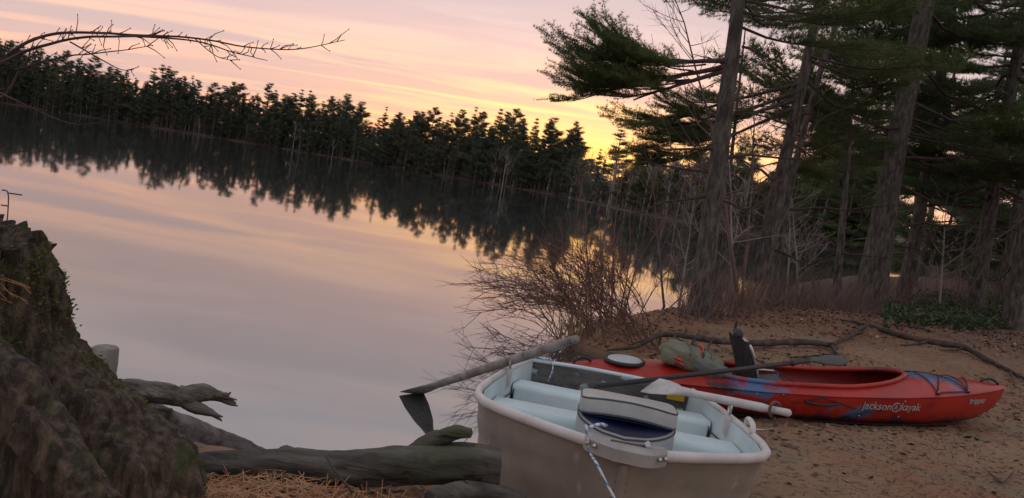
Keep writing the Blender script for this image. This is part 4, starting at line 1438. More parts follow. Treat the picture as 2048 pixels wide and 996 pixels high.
twig_line([(-60, 165, 0), (0, 186, 0), (60, 215, 0), (140, 247, 0.03), (200, 246, 0.05)], 2.4, 0.0035, 0.001, 4, 6, (0.02, 0.05))
twig_line([(390, 77, 0.1), (430, 110, 0.12), (465, 122, 0.14)], 2.5, 0.002, 0.001, 5, 7, (0.02, 0.05))
twig_line([(-60, 280, 0), (0, 300, 0), (40, 304, 0), (72, 294, 0)], 2.4, 0.003, 0.001, 2, 8, (0.02, 0.04))
root = thing("overhanging_branch", at_y(-70, 190, 2.5), "thin bare budding branches arching in from the upper left over the lake", "branch")
ob_.build("twigs", M["twig"], root)
tv = MB(); b0 = at_y(12, 455, 2.0)
for pix in ([(12, 462), (16, 420), (16, 385), (4, 380)], [(16, 386), (30, 388), (44, 390)], [(12, 450), (22, 470), (36, 452)], [(16, 412), (2, 410)]):
    tv.tube(spline([at_y(a, b, 2.0) for a, b in pix], 8), 0.0018, 4)
root = thing("dead_twig", b0, "thin angular dead twig standing up from the stump top", "twig")
tv.build("stem", M["twig"], root)

# ------------------------------------------------------------------ the rowing boat
M["boat_out"] = mat("beige_boat_paint", (0.30, 0.27, 0.225), 0.55, (0.20, 0.18, 0.15), 3.0, lo=0.4, hi=0.7, bump=0.08, bscale=40,
                    extra=[((0.42, 0.40, 0.37), 10, (1, 1, 0.25), 0.62, 0.72), ((0.12, 0.10, 0.085), 26, (1, 1, 1), 0.70, 0.76)])
M["boat_in"] = mat("light_blue_boat_paint", (0.56, 0.69, 0.71), 0.5, (0.47, 0.60, 0.62), 4.0, lo=0.4, hi=0.7, bump=0.05, bscale=30,
                   extra=[((0.30, 0.36, 0.36), 14, (1, 1, 1), 0.66, 0.78), ((0.16, 0.17, 0.16), 60, (1, 1, 1), 0.72, 0.76)])
M["gunwale"] = mat("pale_gunwale", (0.58, 0.57, 0.55), 0.5, (0.47, 0.47, 0.46), 6, bump=0.05, extra=[((0.25, 0.24, 0.22), 24, (1, 1, 1), 0.68, 0.76)])
M["bowplate"] = mat("grey_alloy", (0.33, 0.33, 0.31), 0.5, (0.27, 0.265, 0.25), 8, metal=0.2, extra=[((0.20, 0.18, 0.15), 18, (1, 1, 1), 0.66, 0.74)])
M["steel"] = mat("dull_steel", (0.45, 0.45, 0.45), 0.35, metal=0.9)
M["rust"] = mat("rusty_iron", (0.06, 0.05, 0.045), 0.7, (0.13, 0.09, 0.07), 20)
M["vinyl"] = mat("grey_vinyl", (0.40, 0.41, 0.39), 0.5, (0.33, 0.34, 0.33), 7, bump=0.05, bscale=80, extra=[((0.20, 0.19, 0.17), 40, (1, 1, 1), 0.70, 0.76)])
M["vinyl_blue"] = mat("navy_vinyl", (0.005, 0.009, 0.045), 0.5, (0.008, 0.015, 0.065), 10)
M["piping"] = mat("dark_piping", (0.05, 0.055, 0.065), 0.5)
M["oldwood"] = mat("peeling_transom_wood", (0.075, 0.075, 0.07), 0.85, (0.16, 0.16, 0.155), 5, (0.6, 1, 3), 0.4, 0.65, 0.6, 14, (0.5, 1, 4),
                   extra=[((0.34, 0.40, 0.41), 9, (1, 1, 1.6), 0.58, 0.62), ((0.02, 0.02, 0.02), 13, (1, 1, 2), 0.64, 0.68)])
M["oarwood"] = mat("weathered_oar_wood", (0.17, 0.155, 0.14), 0.75, (0.30, 0.29, 0.275), 7, (1.2, 1.2, 1.2), bump=0.3, extra=[((0.09, 0.06, 0.045), 9, (1, 1, 1), 0.58, 0.70)])
M["oarwhite"] = mat("chipped_white_paint", (0.52, 0.52, 0.50), 0.6, (0.42, 0.41, 0.40), 8, bump=0.1, extra=[((0.22, 0.16, 0.13), 28, (1, 1, 1), 0.64, 0.69)])
M["yellow"] = mat("yellow_plate", (0.55, 0.33, 0.02), 0.6)

BO = np.array([0.755, 4.73, 0.0]); ES = np.array([-0.112, -0.9937, 0.0]); EU = np.array([0.9937, -0.112, 0.0])
BL = 2.22
_ws = ([0, 0.35, 0.7, 1.1, 1.4, 1.58, 1.72, 1.83, 1.92, 2.02, 2.105, 2.17, 2.22], [0.545, 0.60, 0.64, 0.668, 0.675, 0.655, 0.60, 0.50, 0.395, 0.28, 0.165, 0.07, 0.0])


def bw(s):
    return 0.955 * np.interp(s, *_ws)


def brim(s):
    return 0.375 + 0.105 * np.asarray(s) + 0.03 * (np.asarray(s) / BL) ** 4


def bpt(u, s, z):
    u, s, z = np.broadcast_arrays(np.asarray(u, float), np.asarray(s, float), np.asarray(z, float))
    return BO + u[..., None] * EU + s[..., None] * ES + z[..., None] * np.array([0, 0, 1.0])


_s = np.concatenate([np.linspace(0, 1.55, 22)[:-1], np.linspace(1.55, BL, 30)])


def hull_grid(inset, depth, prof):
    """prof: list of (width factor, fraction of depth) from the rim down to the middle of the bottom"""
    rows = []
    for s in _s:
        w = max(bw(s) - inset, 0.0)
        zr = brim(s)
        dp = depth * (1 - 0.38 * max(0, (s - 1.5) / (BL - 1.5)) ** 2)
        tap = 1 - 0.30 * max(0, (s - 1.3) / (BL - 1.3)) ** 2
        row = []
        for wf, zf in prof:
            rake = 0.30 * (s / BL) ** 5 * dp * zf
            ww = w * (1 - (1 - wf) * (1 if zf < 0.9 else 1) ) * (1 - (1 - tap) * zf)
            row.append((ww, s - rake - (inset if s > BL - 0.3 else 0) * (s / BL) ** 8, zr - dp * zf))
        rows.append(row)
    A_ = np.array(rows)
    return A_


boat = thing("rowing_boat", BO + np.array([0, 0, 0.0]), "small blunt-bowed rowing boat, beige outside and light blue inside, on the beach", "boat")
prof_out = [(1.0, 0.0), (0.992, 0.10), (0.985, 0.20), (0.99, 0.22), (0.97, 0.36), (0.955, 0.48), (0.962, 0.50), (0.935, 0.66), (0.91, 0.80), (0.895, 0.86), (0.93, 0.89), (0.90, 0.93), (0.55, 0.985), (0.0, 1.0)]
A_ = hull_grid(0.0, 0.45, prof_out)
hb = MB()
hb.grid(bpt(-A_[..., 0], A_[..., 1], A_[..., 2])[:, :10])
hb.grid(bpt(A_[..., 0], A_[..., 1], A_[..., 2])[:, :10][:, ::-1])
hb.build("hull", M["boat_out"], boat)
hb = MB()
hb.grid(bpt(-A_[..., 0], A_[..., 1], A_[..., 2])[:, 9:])
hb.grid(bpt(A_[..., 0], A_[..., 1], A_[..., 2])[:, 9:][:, ::-1])
hb.build("bottom", M["gunwale"], boat)
prof_in = [(1.0, 0.0), (0.99, 0.2), (0.965, 0.5), (0.92, 0.85), (0.85, 0.93), (0.5, 0.97), (0.0, 0.975)]
Ai = hull_grid(0.022, 0.45, prof_in)
ib = MB()
ib.grid(bpt(-Ai[..., 0], Ai[..., 1], Ai[..., 2])); ib.grid(bpt(Ai[..., 0], Ai[..., 1], Ai[..., 2])[:, ::-1])
ib.build("inner_lining", M["boat_in"], boat)
# side planks seen as seams inside
for sg in (-1, 1):
    for zf in (0.28,):
        sm = MB(); ss = np.linspace(0.05, 1.75, 30)
        sm.tube(bpt(sg * (bw(ss) - 0.026 - 0.012), ss, brim(ss) - 0.45 * zf), 0.005, 5)
        sm.build("seam", M["piping"], boat)
# gunwale
ss = np.concatenate([np.linspace(0, 1.5, 16)[:-1], np.linspace(1.5, BL, 26)])
edge = np.concatenate([bpt(-bw(ss), ss, brim(ss)), bpt(bw(ss), ss, brim(ss))[::-1][1:]])
edge = spline(edge, 170)
gw = MB(); gw.tube(edge, 0.0175, 10, flat=1.2); gw.build("gunwale", M["gunwale"], boat)
inn = np.concatenate([bpt(-(bw(ss) - 0.024), ss, brim(ss) + 0.004), bpt(bw(ss) - 0.024, ss, brim(ss) + 0.004)[::-1][1:]])
# transom
tr = MB()
w0 = 0.52
ty = [(-w0, 0), (w0, 0)]
pr = [(-w0 * 0.985, 0.0), (-w0 * 0.90, -0.36), (-w0 * 0.5, -0.44), (w0 * 0.5, -0.44), (w0 * 0.90, -0.36), (w0 * 0.985, 0.0), (w0 * 0.5, 0.012), (0, 0.015), (-w0 * 0.5, 0.012)]
f_ = [bpt(u, 0.035, 0.375 + z) for u, z in pr]; b_ = [bpt(u, -0.01, 0.375 + z) for u, z in pr]
n_ = len(pr)
tr.add(np.array(f_ + b_), [tuple(range(n_)), tuple(range(2 * n_ - 1, n_ - 1, -1))] + [(i, n_ + i, n_ + (i + 1) % n_, (i + 1) % n_) for i in range(n_)])
tr.build("transom", M["oldwood"], boat, smooth=False)
tc_ = MB(); tc_.tube(spline([bpt(-w0, 0.012, 0.378), bpt(-w0 * 0.5, 0.012, 0.392), bpt(0, 0.012, 0.395), bpt(w0 * 0.5, 0.012, 0.392), bpt(w0, 0.012, 0.378)], 24), 0.014, 8)
tc_.build("transom_cap", M["boat_in"], boat)
yp = MB(); yp.box(bpt(0.42, 0.042, 0.335), (0.11, 0.006, 0.055), rot=np.array([EU, -ES, [0, 0, 1]]).T); yp.build("yellow_plate", M["yellow"], boat, smooth=False)


def bench(s0, s1, drop, name="bench"):
    prof = [(s0, -0.30), (s0, -0.012), (s0 + 0.012, 0.0), (s1 - 0.035, 0.0), (s1 - 0.012, -0.008), (s1, -0.03), (s1 + 0.004, -0.30)]
    uu = np.linspace(-1, 1, 15)
    P = []
    for s, dz_ in prof:
        w = bw(s) - 0.036 - 0.045 * min(1, -dz_ / 0.3)
        P.append(bpt(uu * w, s + 0 * uu, brim(s) - drop + dz_ + 0 * uu))
    b = MB().grid(np.array(P)); o = b.build(name, M["boat_in"], boat)
    return o


bench(0.36, 0.60, 0.075); bench(1.0, 1.24, 0.085)
for sA, dr in ((0.48, 0.075), (1.12, 0.085)):
    for sg in (-1, 1):
        gk = MB(); w = bw(sA) - 0.03
        q_ = [bpt(sg * (w - 0.006), sA + 0.126, brim(sA) - dr - 0.01 - 0.05 * k) for k in range(6)]
        gk.tube(q_, 0.004, 4); gk.build("bench_gap", M["piping"], boat)
# bow plate with rivets
pl = [(-0.135, 2.095), (-0.125, 2.13), (-0.09, 2.185), (-0.04, 2.235), (0.045, 2.245), (0.08, 2.22), (0.12, 2.145), (0.135, 2.095), (0.07, 2.12), (0.0, 2.13), (-0.07, 2.12)]
n_ = len(pl)
zt = [float(brim(s)) + 0.028 for u, s in pl]
tp_ = [bpt(u, s, z) for (u, s), z in zip(pl, zt)]
lo_ = [bpt(u * (1.16 if 0 <= i < 8 else 1.0), s + (0.03 if 0 < i < 7 else 0), z - (0.050 if i < 8 else 0.02)) for i, ((u, s), z) in enumerate(zip(pl, zt))]
ed_ = [bpt(u * (1.14 if 0 <= i < 8 else 1.0), s + (0.026 if 0 < i < 7 else 0), z - 0.008) for i, ((u, s), z) in enumerate(zip(pl, zt))]
bp_ = MB().add(np.array(tp_ + ed_ + lo_), [tuple(range(n_))] + [(i, (i + 1) % n_, n_ + (i + 1) % n_, n_ + i) for i in range(n_)] + [(n_ + i, n_ + (i + 1) % n_, 2 * n_ + (i + 1) % n_, 2 * n_ + i) for i in range(n_)])
plate = bp_.build("bow_plate", M["bowplate"], boat, smooth=False)
for (i, f) in ((1, 0.25), (1, 0.85), (5, 0.35), (5, 0.85)):
    q_ = np.array(lo_[i]) * (1 - f) + np.array(lo_[i + 1]) * f + np.array([0, 0, 0.03]) + unit(ES + (-0.7 if i == 1 else 0.7) * EU) * 0.006
    rv = MB(); rv.ball(q_, 0.0085, 10, 6); rv.build("rivet", M["steel"], plate)
slot = MB(); slot.tube(bpt(np.array([-0.06, 0.06]), np.array([2.185, 2.175]), float(brim(2.18)) + 0.030), 0.005, 5); slot.build("slot", M["rust"], plate)
# stem seam and rivets below the plate
for k in range(7):
    z = float(brim(BL)) - 0.06 - 0.032 * k
    for du in (-0.022, 0.022):
        rv = MB(); rv.ball(bpt(du, BL - 0.012 - 0.30 * (brim(BL) - z) - 0.006, z), 0.005, 6, 4); rv.build("stem_rivet", M["boat_out"], boat)
sk = MB(); zz_ = np.linspace(float(brim(BL)) - 0.04, float(brim(BL)) - 0.27, 8)
sk.tube(bpt(0.0, BL - 0.30 * (float(brim(BL)) - zz_) + 0.0, zz_), 0.016, 8); sk.build("stem", M["boat_out"], boat)


def oarlock(sg, s, name="oarlock_bracket"):
    c = bpt(sg * (bw(s) - 0.03), s, float(brim(s)))
    m_ = MB(); m_.box(c + np.array([0, 0, -0.03]), (0.03, 0.05, 0.085), rot=np.array([EU, -ES, [0, 0, 1]]).T)
    m_.tube([c + np.array([0, 0, -0.05]), c + np.array([0, 0, 0.03])], 0.012, 10)
    br = m_.build(name, M["gunwale"], boat, smooth=False)
    a = np.linspace(radians(-40), radians(220), 16)
    rg = MB(); cc = c + np.array([0, 0, 0.062])
    rg.tube(cc + np.cos(a)[:, None] * 0.032 * ES - np.sin(a)[:, None] * 0.032 * np.array([0, 0, 1.0]), 0.006, 7)
    rg.build("oarlock", M["steel"], br)
    return cc


lockL = oarlock(-1, 0.72); lockR = oarlock(1, 0.86)
# carrying handle on the starboard quarter
hd = MB(); c = bpt(bw(1.18) - 0.005, 1.18, float(brim(1.18)) + 0.02)
hd.tube(spline([c + ES * -0.09, c + ES * -0.075 + np.array([0, 0, 0.035]), c + ES * 0.03 + np.array([0, 0, 0.035]), c + ES * 0.06 + np.array([0, 0, 0.0])], 12), 0.009, 7, flat=1.6)
hd.build("carry_handle", M["gunwale"], boat)


def rope_mat():
    m_ = bpy.data.materials.new("blue_white_rope"); m_.use_nodes = True
    t_ = m_.node_tree; b_ = t_.nodes["Principled BSDF"]; b_.inputs["Roughness"].default_value = 0.8
    tcn = t_.nodes.new("ShaderNodeTexCoord"); wv = t_.nodes.new("ShaderNodeTexWave")
    wv.inputs["Scale"].default_value = 16; wv.inputs["Distortion"].default_value = 3.0; wv.bands_direction = "DIAGONAL"
    t_.links.new(tcn.outputs["Object"], wv.inputs["Vector"])
    rp_ = t_.nodes.new("ShaderNodeValToRGB"); rp_.color_ramp.interpolation = "CONSTANT"
    rp_.color_ramp.elements[0].color = (0.55, 0.58, 0.6, 1); rp_.color_ramp.elements[1].color = (0.10, 0.25, 0.45, 1); rp_.color_ramp.elements[1].position = 0.72
    t_.links.new(wv.outputs["Fac"], rp_.inputs[0]); t_.links.new(rp_.outputs[0], b_.inputs["Base Color"])
    return m_


M["rope"] = rope_mat()
k0 = np.array(lo_[1]) + unit(ES - 0.6 * EU) * 0.016
ro = MB()
ro.tube(spline([k0 + np.array([0, 0, 0.075]) - ES * 0.05, k0 + np.array([0, 0, 0.09]), k0 + np.array([0.01, -0.012, 0.05]), k0 + np.array([0.03, -0.015, 0.0]), at_y(1195, 930, 2.44), at_y(1212, 965, 2.41), at_y(1230, 1000, 2.38), at_y(1240, 1040, 2.36)], 40), 0.0048, 7)
ro.tube(spline([k0 + np.array([0.0, 0, 0.08]), k0 + np.array([0.05, 0.03, 0.095]), k0 + np.array([0.08, 0.06, 0.085])], 10), 0.006, 7)
tag(ro.build("bow_rope", M["rope"], origin=k0), "blue and white rope tied at the bow plate and hanging down the hull", "rope")
kn_ = MB(); q_ = bpt(0.068, 2.175, float(brim(2.18)) + 0.036)
kn_.ball(q_, 0.011, 8, 6, sx=1.2); kn_.tube([q_ + np.array([-0.012, 0, 0.0]), q_ + np.array([0.0, -0.004, 0.012]), q_ + np.array([0.014, 0, 0.002])], 0.005, 6)
tag(kn_.build("rope_knot", M["rope"], origin=q_), "small rope knot lying on the bow plate", "rope")
rp2 = MB(); e0 = bpt(-w0 + 0.02, 0.02, 0.40)
rp2.tube(spline([e0 + EU * -0.02, e0 + EU * 0.05 + np.array([0, 0, 0.012]), e0 + EU * 0.11 + np.array([0, 0, 0.008]), e0 + EU * 0.13 + ES * 0.04 + np.array([0, 0, -0.04]), e0 + EU * 0.115 + ES * 0.05 + np.array([0, 0, -0.12])], 24), 0.005, 6)
rp2.tube(spline([e0 + EU * 0.0 + np.array([0, 0, 0.015]), e0 + EU * 0.06 + ES * 0.03 + np.array([0, 0, 0.012]), e0 + EU * 0.10 + np.array([0, 0, 0.014])], 10), 0.005, 6)
tag(rp2.build("stern_rope", M["rope"], origin=e0), "loop of blue and white rope on the far corner of the boat", "rope")

# folding boat seat
sc0 = at_z(1243, 873, float(brim(1.12)) - 0.085); su = (sc0 - BO) @ EU; s_s = (sc0 - BO) @ ES
zs0 = float(brim(1.12)) - 0.083
seat = thing("folding_boat_seat", bpt(su, s_s, zs0), "folded grey vinyl boat seat with navy blue inside on the near bench", "seat")


SAG = 0.06


def cushion(u0, s0, z0, w, d, t, tilt, nseg=26, bulge=0.25):
    """rounded pad; returns point function (a,b,c in -1..1)"""
    a = np.linspace(0, 2 * pi, 48, endpoint=False)
    ex_ = 2 / 5.0
    px_ = np.sign(np.cos(a)) * np.abs(np.cos(a)) ** ex_ * w / 2
    py_ = np.sign(np.sin(a)) * np.abs(np.sin(a)) ** ex_ * d / 2
    rows = []
    for q in np.linspace(-pi / 2, pi / 2, 13):
        f = max(abs(cos(q)), 0.0) ** 0.45
        k_in = 1 - 0.09 * (1 - f)
        rows.append((px_ * (k_in if f > 0.02 else 0.0), py_ * (k_in if f > 0.02 else 0.0), np.sign(q) * abs(sin(q)) ** 0.8 * t / 2))
    P = []
    for x_, y_, z_ in rows:
        zl = z_ + 0 * x_
        zl = zl - (SAG * (1 - (2 * x_ / w) ** 2) * sstep(-0.08, 0.16, y_) * sstep(-0.03, 0.05, zl) if tilt == 0 else -0.022 * (1 - (2 * x_ / w) ** 2) * sstep(0.0, 0.16, y_))
        yy = y_ * cos(tilt) - zl * sin(tilt); zz2 = y_ * sin(tilt) + zl * cos(tilt)
        P.append(bpt(u0 + x_, s0 + yy, z0 + zz2))
    return np.array(P), (px_, py_)


def pad_ring(u0, s0, z0, px_, py_, tilt, zoff, sc_=1.0):
    zl = zoff - (SAG * (1 - (px_ * sc_ / np.abs(px_).max()) ** 2) * sstep(-0.08, 0.16, py_ * sc_) if tilt == 0 else -0.022 * (1 - (px_ * sc_ / np.abs(px_).max()) ** 2) * sstep(0.0, 0.16, py_ * sc_))
    yy = py_ * sc_ * cos(tilt) - zl * sin(tilt); zz2 = py_ * sc_ * sin(tilt) + zl * cos(tilt)
    return bpt(u0 + px_ * sc_, s0 + yy, z0 + zz2)


for nm, z_c, tl, t_, w_ in (("cushion", zs0 + 0.055, radians(0), 0.125, 0.445), ("backrest", zs0 + 0.150, radians(5), 0.080, 0.44)):
    Pc, (px_, py_) = cushion(su, s_s + 0.06, z_c, w_, 0.28, t_, tl)
    body_ = MB().grid(Pc, close_u=True).build(nm, M["vinyl"], seat)
    zo = t_ * 0.42 * (1 if nm == "cushion" else -1)
    rg = pad_ring(su, s_s + 0.06, z_c, px_, py_, tl, zo, 0.985)
    MB().tube(np.vstack([rg, rg[:2]]), 0.0045, 6, False).build("piping", M["piping"], body_)
    zo2 = (t_ * 0.5 + 0.004) * (1 if nm == "cushion" else -1)
    rows = [pad_ring(su, s_s + 0.06, z_c, px_, py_, tl, zo2 + (0.024 if k < 0.95 else 0.0) * (1 if nm == "cushion" else -0.4), 0.94 * k + 0.0001) for k in (1.0, 0.9, 0.6, 0.3, 0.0)]
    MB().grid(np.array(rows), close_u=True).build("blue_panel", M["vinyl_blue"], body_)
    if nm == "backrest":
        rg = pad_ring(su, s_s + 0.06, z_c, px_, py_, tl, t_ * 0.40, 0.985)
        MB().tube(np.vstack([rg, rg[:2]]), 0.0045, 6, False).build("piping", M["piping"], body_)
for sg in (-1, 1):
    hg = MB(); hg.box(bpt(su + sg * 0.16, s_s - 0.09, zs0 + 0.09), (0.03, 0.02, 0.12)); hg.build("hinge", M["steel"], seat)

# ------------------------------------------------------------------ oars


def oar(name, tip, handle, blade_len, wmax, label, matl, grip, up, r_sh=0.019, blade_mat=None):
    tip, handle = np.asarray(tip), np.asarray(handle)
    ax = unit(handle - tip); L = np.linalg.norm(handle - tip)
    sd_ = unit(np.cross(ax, up)); nrm = np.cross(sd_, ax)
    root = thing(name, tip, label, "oar")
    sh = MB(); t = np.linspace(blade_len * 0.8, L, 20)
    sh.tube(tip + ax * t[:, None], np.interp(t, [blade_len * 0.8, blade_len, L * 0.6, L - 0.14, L - 0.13, L], [r_sh * 0.8, r_sh, r_sh * 1.12, r_sh * 1.1, r_sh * 0.85, r_sh * 0.85]), 12)
    sh.build("shaft", matl, root)
    bl = MB(); q = np.linspace(0, 1.12, 16); rows = []
    hw = np.interp(q, [0, 0.3, 0.65, 0.85, 1.0, 1.12], [wmax, wmax * 0.96, wmax * 0.72, wmax * 0.42, r_sh * 1.05, r_sh * 0.7])
    tk = np.interp(q, [0, 0.5, 1.0, 1.12], [0.004, 0.007, r_sh * 0.95, r_sh * 0.7])
    a = np.linspace(0, 2 * pi, 16, endpoint=False)
    for k in range(16):
        rows.append(tip + ax * q[k] * blade_len + np.cos(a)[:, None] * hw[k] * sd_ + np.sin(a)[:, None] * tk[k] * nrm)
    bl.grid(np.array(rows), close_u=True); bl.f.append(np.array([list(range(16))]))
    bl.build("blade", blade_mat or matl, root)
    gm_ = MB(); gm_.tube([handle - ax * 0.12, handle - ax * 0.002, handle + ax * 0.008], [r_sh * 0.9, r_sh * 0.9, r_sh * 0.55], 12); gm_.build("grip", grip, root)
    return root


tipL = at_z(823, 786, 0.004)
dL = unit(lockL + np.array([0, 0, 0.012]) - tipL)


def to_px(p):
    v = np.asarray(p) - np.array([0, 0, EYE]); d = v @ _f
    return 1024 + 1500 * (v @ _R) / d, 498 - 1500 * (v @ _U) / d


Lr = 1.0
while to_px(tipL + dL * Lr)[0] < 1152 and Lr < 2.4: Lr += 0.01
oar("wooden_oar", tipL, tipL + dL * Lr, 0.36, 0.09, "weathered wooden oar with its blade dipping into the lake", M["oarwood"], M["oarwood"], np.array([0.30, -0.25, 1.0]), 0.024)
tipR = at_z(1300, 770, 0.415); hR = at_z(1578, 826, 0.60)
oar("white_oar", tipR, hR, 0.30, 0.085, "white chipped oar laid across the boat's right side", M["oarwhite"], M["oarwhite"], np.array([0.0, -0.75, 0.8]), 0.021)
# the loose iron oarlock clipped round the white oar's end
axR = unit(hR - tipR); cR = hR - axR * 0.085
lk = MB(); a = np.linspace(radians(-55), radians(215), 18)
sdR = unit(np.cross(axR, np.array([0, 0, 1.0]))); upR = np.cross(sdR, axR)
lk.tube(cR + np.cos(a)[:, None] * 0.040 * sdR + np.sin(a)[:, None] * 0.040 * upR, 0.008, 7)
lk.tube(spline([cR - upR * 0.035, cR - upR * 0.075, cR - upR * 0.10 + sdR * 0.02, cR - upR * 0.085 + sdR * 0.04], 10), 0.007, 6)
tag(lk.build("loose_oarlock", M["rust"], origin=cR), "dark iron oarlock hooked round the end of the white oar", "oarlock")
pn_ = MB(); q0 = cR - upR * 0.09; q1 = bpt(bw(1.18), 1.20, float(brim(1.18)) + 0.03)
pn_.tube([q0, (q0 + q1) / 2 + np.array([0, 0, -0.006]), q1], 0.005, 6)
tag(pn_.build("metal_pin", M["steel"], origin=q0), "thin metal pin between the white oar and the carrying handle", "pin")

# ------------------------------------------------------------------ the kayak
KO = np.array([0.50, 5.64, 0.0]); KT = unit(np.array([3.70, 0.48, 0.0])); KN = np.array([KT[1], -KT[0], 0.0]); KL = 3.72
KS, KZ = 0.058, -0.065


def kpt(t, x, z):
    t, x, z = np.broadcast_arrays(np.asarray(t, float), np.asarray(x, float), np.asarray(z, float))
    return KO + t[..., None] * KT + x[..., None] * KN + (z + KZ + KS * t)[..., None] * np.array([0, 0, 1.0])


def kb(t): return np.interp(t, [0, .03, .12, .3, .6, 1.0, 1.5, 2.0, 2.5, 3.0, 3.35, 3.58, 3.68, KL], [.012, .06, .12, .20, .275, .34, .385, .39, .365, .285, .185, .095, .045, .01])
def kk(t): return np.interp(t, [0, .06, .2, .5, .9, 2.7, 3.2, 3.45, 3.6, 3.68, KL], [.20, .13, .06, .02, 0, 0, .02, .06, .14, .22, .31])
def kg(t): return np.interp(t, [0, .5, 1.0, 2.0, 2.7, 3.2, KL], [.235, .245, .25, .255, .275, .30, .335])
def kd(t): return np.interp(t, [0, .3, .7, .95, 1.4, 2.2, 2.72, 3.0, 3.4, KL], [.25, .295, .325, .325, .31, .315, .375, .385, .37, .345])


CK0, CK1 = 0.93, 2.80


def kci(t):
    q = np.clip((t - CK0) / (CK1 - CK0), 0, 1)
    return 0.285 * np.clip(1 - np.abs(2 * q - 1) ** 3.2, 0, 1) ** 0.55 * np.interp(q, [0, 0.35, 1], [0.86, 1.0, 0.88])


def ksx(t, z):
    c_ = np.clip(1 - (z - kk(t)) / (kg(t) - kk(t)), 0, 1)
    return kb(t) * np.sqrt(1 - c_ ** 2) ** 0.55


kts = np.unique(np.concatenate([np.linspace(0, KL, 90), CK0 + (CK1 - CK0) * (0.5 - 0.5 * np.cos(np.linspace(0, pi, 60))), np.linspace(0, 0.1, 8), np.linspace(3.55, KL, 10)]))
ph = np.linspace(0, pi / 2, 15)
T_, PH = np.meshgrid(kts, ph, indexing="ij")
Zh = kk(T_) + (kg(T_) - kk(T_)) * (1 - np.cos(PH)); Xh = kb(T_) * np.sin(PH) ** 0.55
# deck
q_ = np.linspace(0, 1, 10)
B_, Cc = kb(kts), kci(kts)
Xd = B_[:, None] + (np.minimum(Cc, B_ * 0.9) - B_)[:, None] * q_[None, :]
Zd = kd(kts)[:, None] - (kd(kts) - kg(kts))[:, None] * (Xd / B_[:, None]) ** 2.2
Zd[:, 0] = kg(kts)

km = bpy.data.materials.new("mottled_red_kayak"); km.use_nodes = True
nt = km.node_tree; bs = nt.nodes["Principled BSDF"]; bs.inputs["Roughness"].default_value = 0.36
gtc = N("ShaderNodeTexCoord")
at = N("ShaderNodeAttribute"); at.attribute_name = "tint"
sp_ = N("ShaderNodeSeparateColor"); nt.links.new(at.outputs["Color"], sp_.inputs[0])


def nadd(a, b, op="ADD"):
    n_ = N("ShaderNodeMath", operation=op)
    for i, v in enumerate((a, b)):
        if isinstance(v, (int, float)): n_.inputs[i].default_value = v
        else: nt.links.new(v, n_.inputs[i])
    return n_.outputs[0]


nzk = nrange(nnoise(9, det=8, ro=0.7), 0.25, 0.75, -0.5, 0.5)
ck = nmix(nrange(nnoise(2.5), 0.3, 0.7), (0.42, 0.026, 0.012), (0.23, 0.011, 0.009))
ck = nmix(nrange(nadd(sp_.outputs[0], nzk), 0.36, 0.72), ck, (0.055, 0.15, 0.30))
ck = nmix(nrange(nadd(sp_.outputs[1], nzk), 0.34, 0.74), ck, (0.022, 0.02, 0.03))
nt.links.new(ck, bs.inputs["Base Color"])
kbmp = N("ShaderNodeBump"); kbmp.inputs["Strength"].default_value = 0.06; kbmp.inputs["Distance"].default_value = 0.004
nt.links.new(nnoise(60), kbmp.inputs["Height"]); nt.links.new(kbmp.outputs[0], bs.inputs["Normal"])
M["kayak"] = km

BLUE = [(1.42, 0.36, 0.27, 0.30, 0.07, 0.8), (2.98, -0.05, 0.38, 0.20, 0.16, 0.95), (3.18, 0.05, 0.36, 0.14, 0.10, 0.8), (2.25, 0.37, 0.12, 0.2, 0.07, 0.8), (2.05, 0.39, 0.14, 0.12, 0.05, 0.5)]
DARK = [(2.0, 0.33, 0.04, 0.5, 0.05, 0.8), (2.7, 0.3, 0.03, 0.5, 0.05, 0.8), (3.25, 0.15, 0.07, 0.3, 0.05, 0.75), (1.3, 0.33, 0.05, 0.4, 0.05, 0.7), (1.75, 0.37, 0.10, 0.16, 0.05, 0.55), (2.55, 0.36, 0.07, 0.25, 0.05, 0.6), (3.0, 0.28, 0.11, 0.18, 0.05, 0.5), (3.3, 0.2, 0.12, 0.2, 0.06, 0.5), (3.05, 0.2, 0.30, 0.08, 0.05, 0.4), (1.45, 0.37, 0.12, 0.2, 0.07, 0.5), (1.16, 0.36, 0.27, 0.16, 0.05, 0.8), (2.70, -0.25, 0.36, 0.16, 0.10, 0.85), (2.72, 0.0, 0.38, 0.10, 0.2, 0.6), (2.15, 0.37, 0.05, 0.30, 0.09, 0.65), (2.4, 0.36, 0.14, 0.12, 0.04, 0.5), (0.02, 0, 0.2, 0.08, 0.2, 0.6), (2.85, 0.28, 0.2, 0.2, 0.05, 0.45), (1.9, 0.37, 0.12, 0.2, 0.05, 0.4)]  # black mottling; the blobs low on the hull also paint in its shade


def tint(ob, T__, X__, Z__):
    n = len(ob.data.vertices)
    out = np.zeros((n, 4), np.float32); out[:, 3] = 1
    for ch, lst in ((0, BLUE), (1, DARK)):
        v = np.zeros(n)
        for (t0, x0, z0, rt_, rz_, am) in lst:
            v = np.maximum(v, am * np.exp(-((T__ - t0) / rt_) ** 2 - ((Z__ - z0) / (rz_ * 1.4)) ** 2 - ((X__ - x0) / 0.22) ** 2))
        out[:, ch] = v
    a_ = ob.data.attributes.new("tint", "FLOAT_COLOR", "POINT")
    a_.data.foreach_set("color", out.ravel())


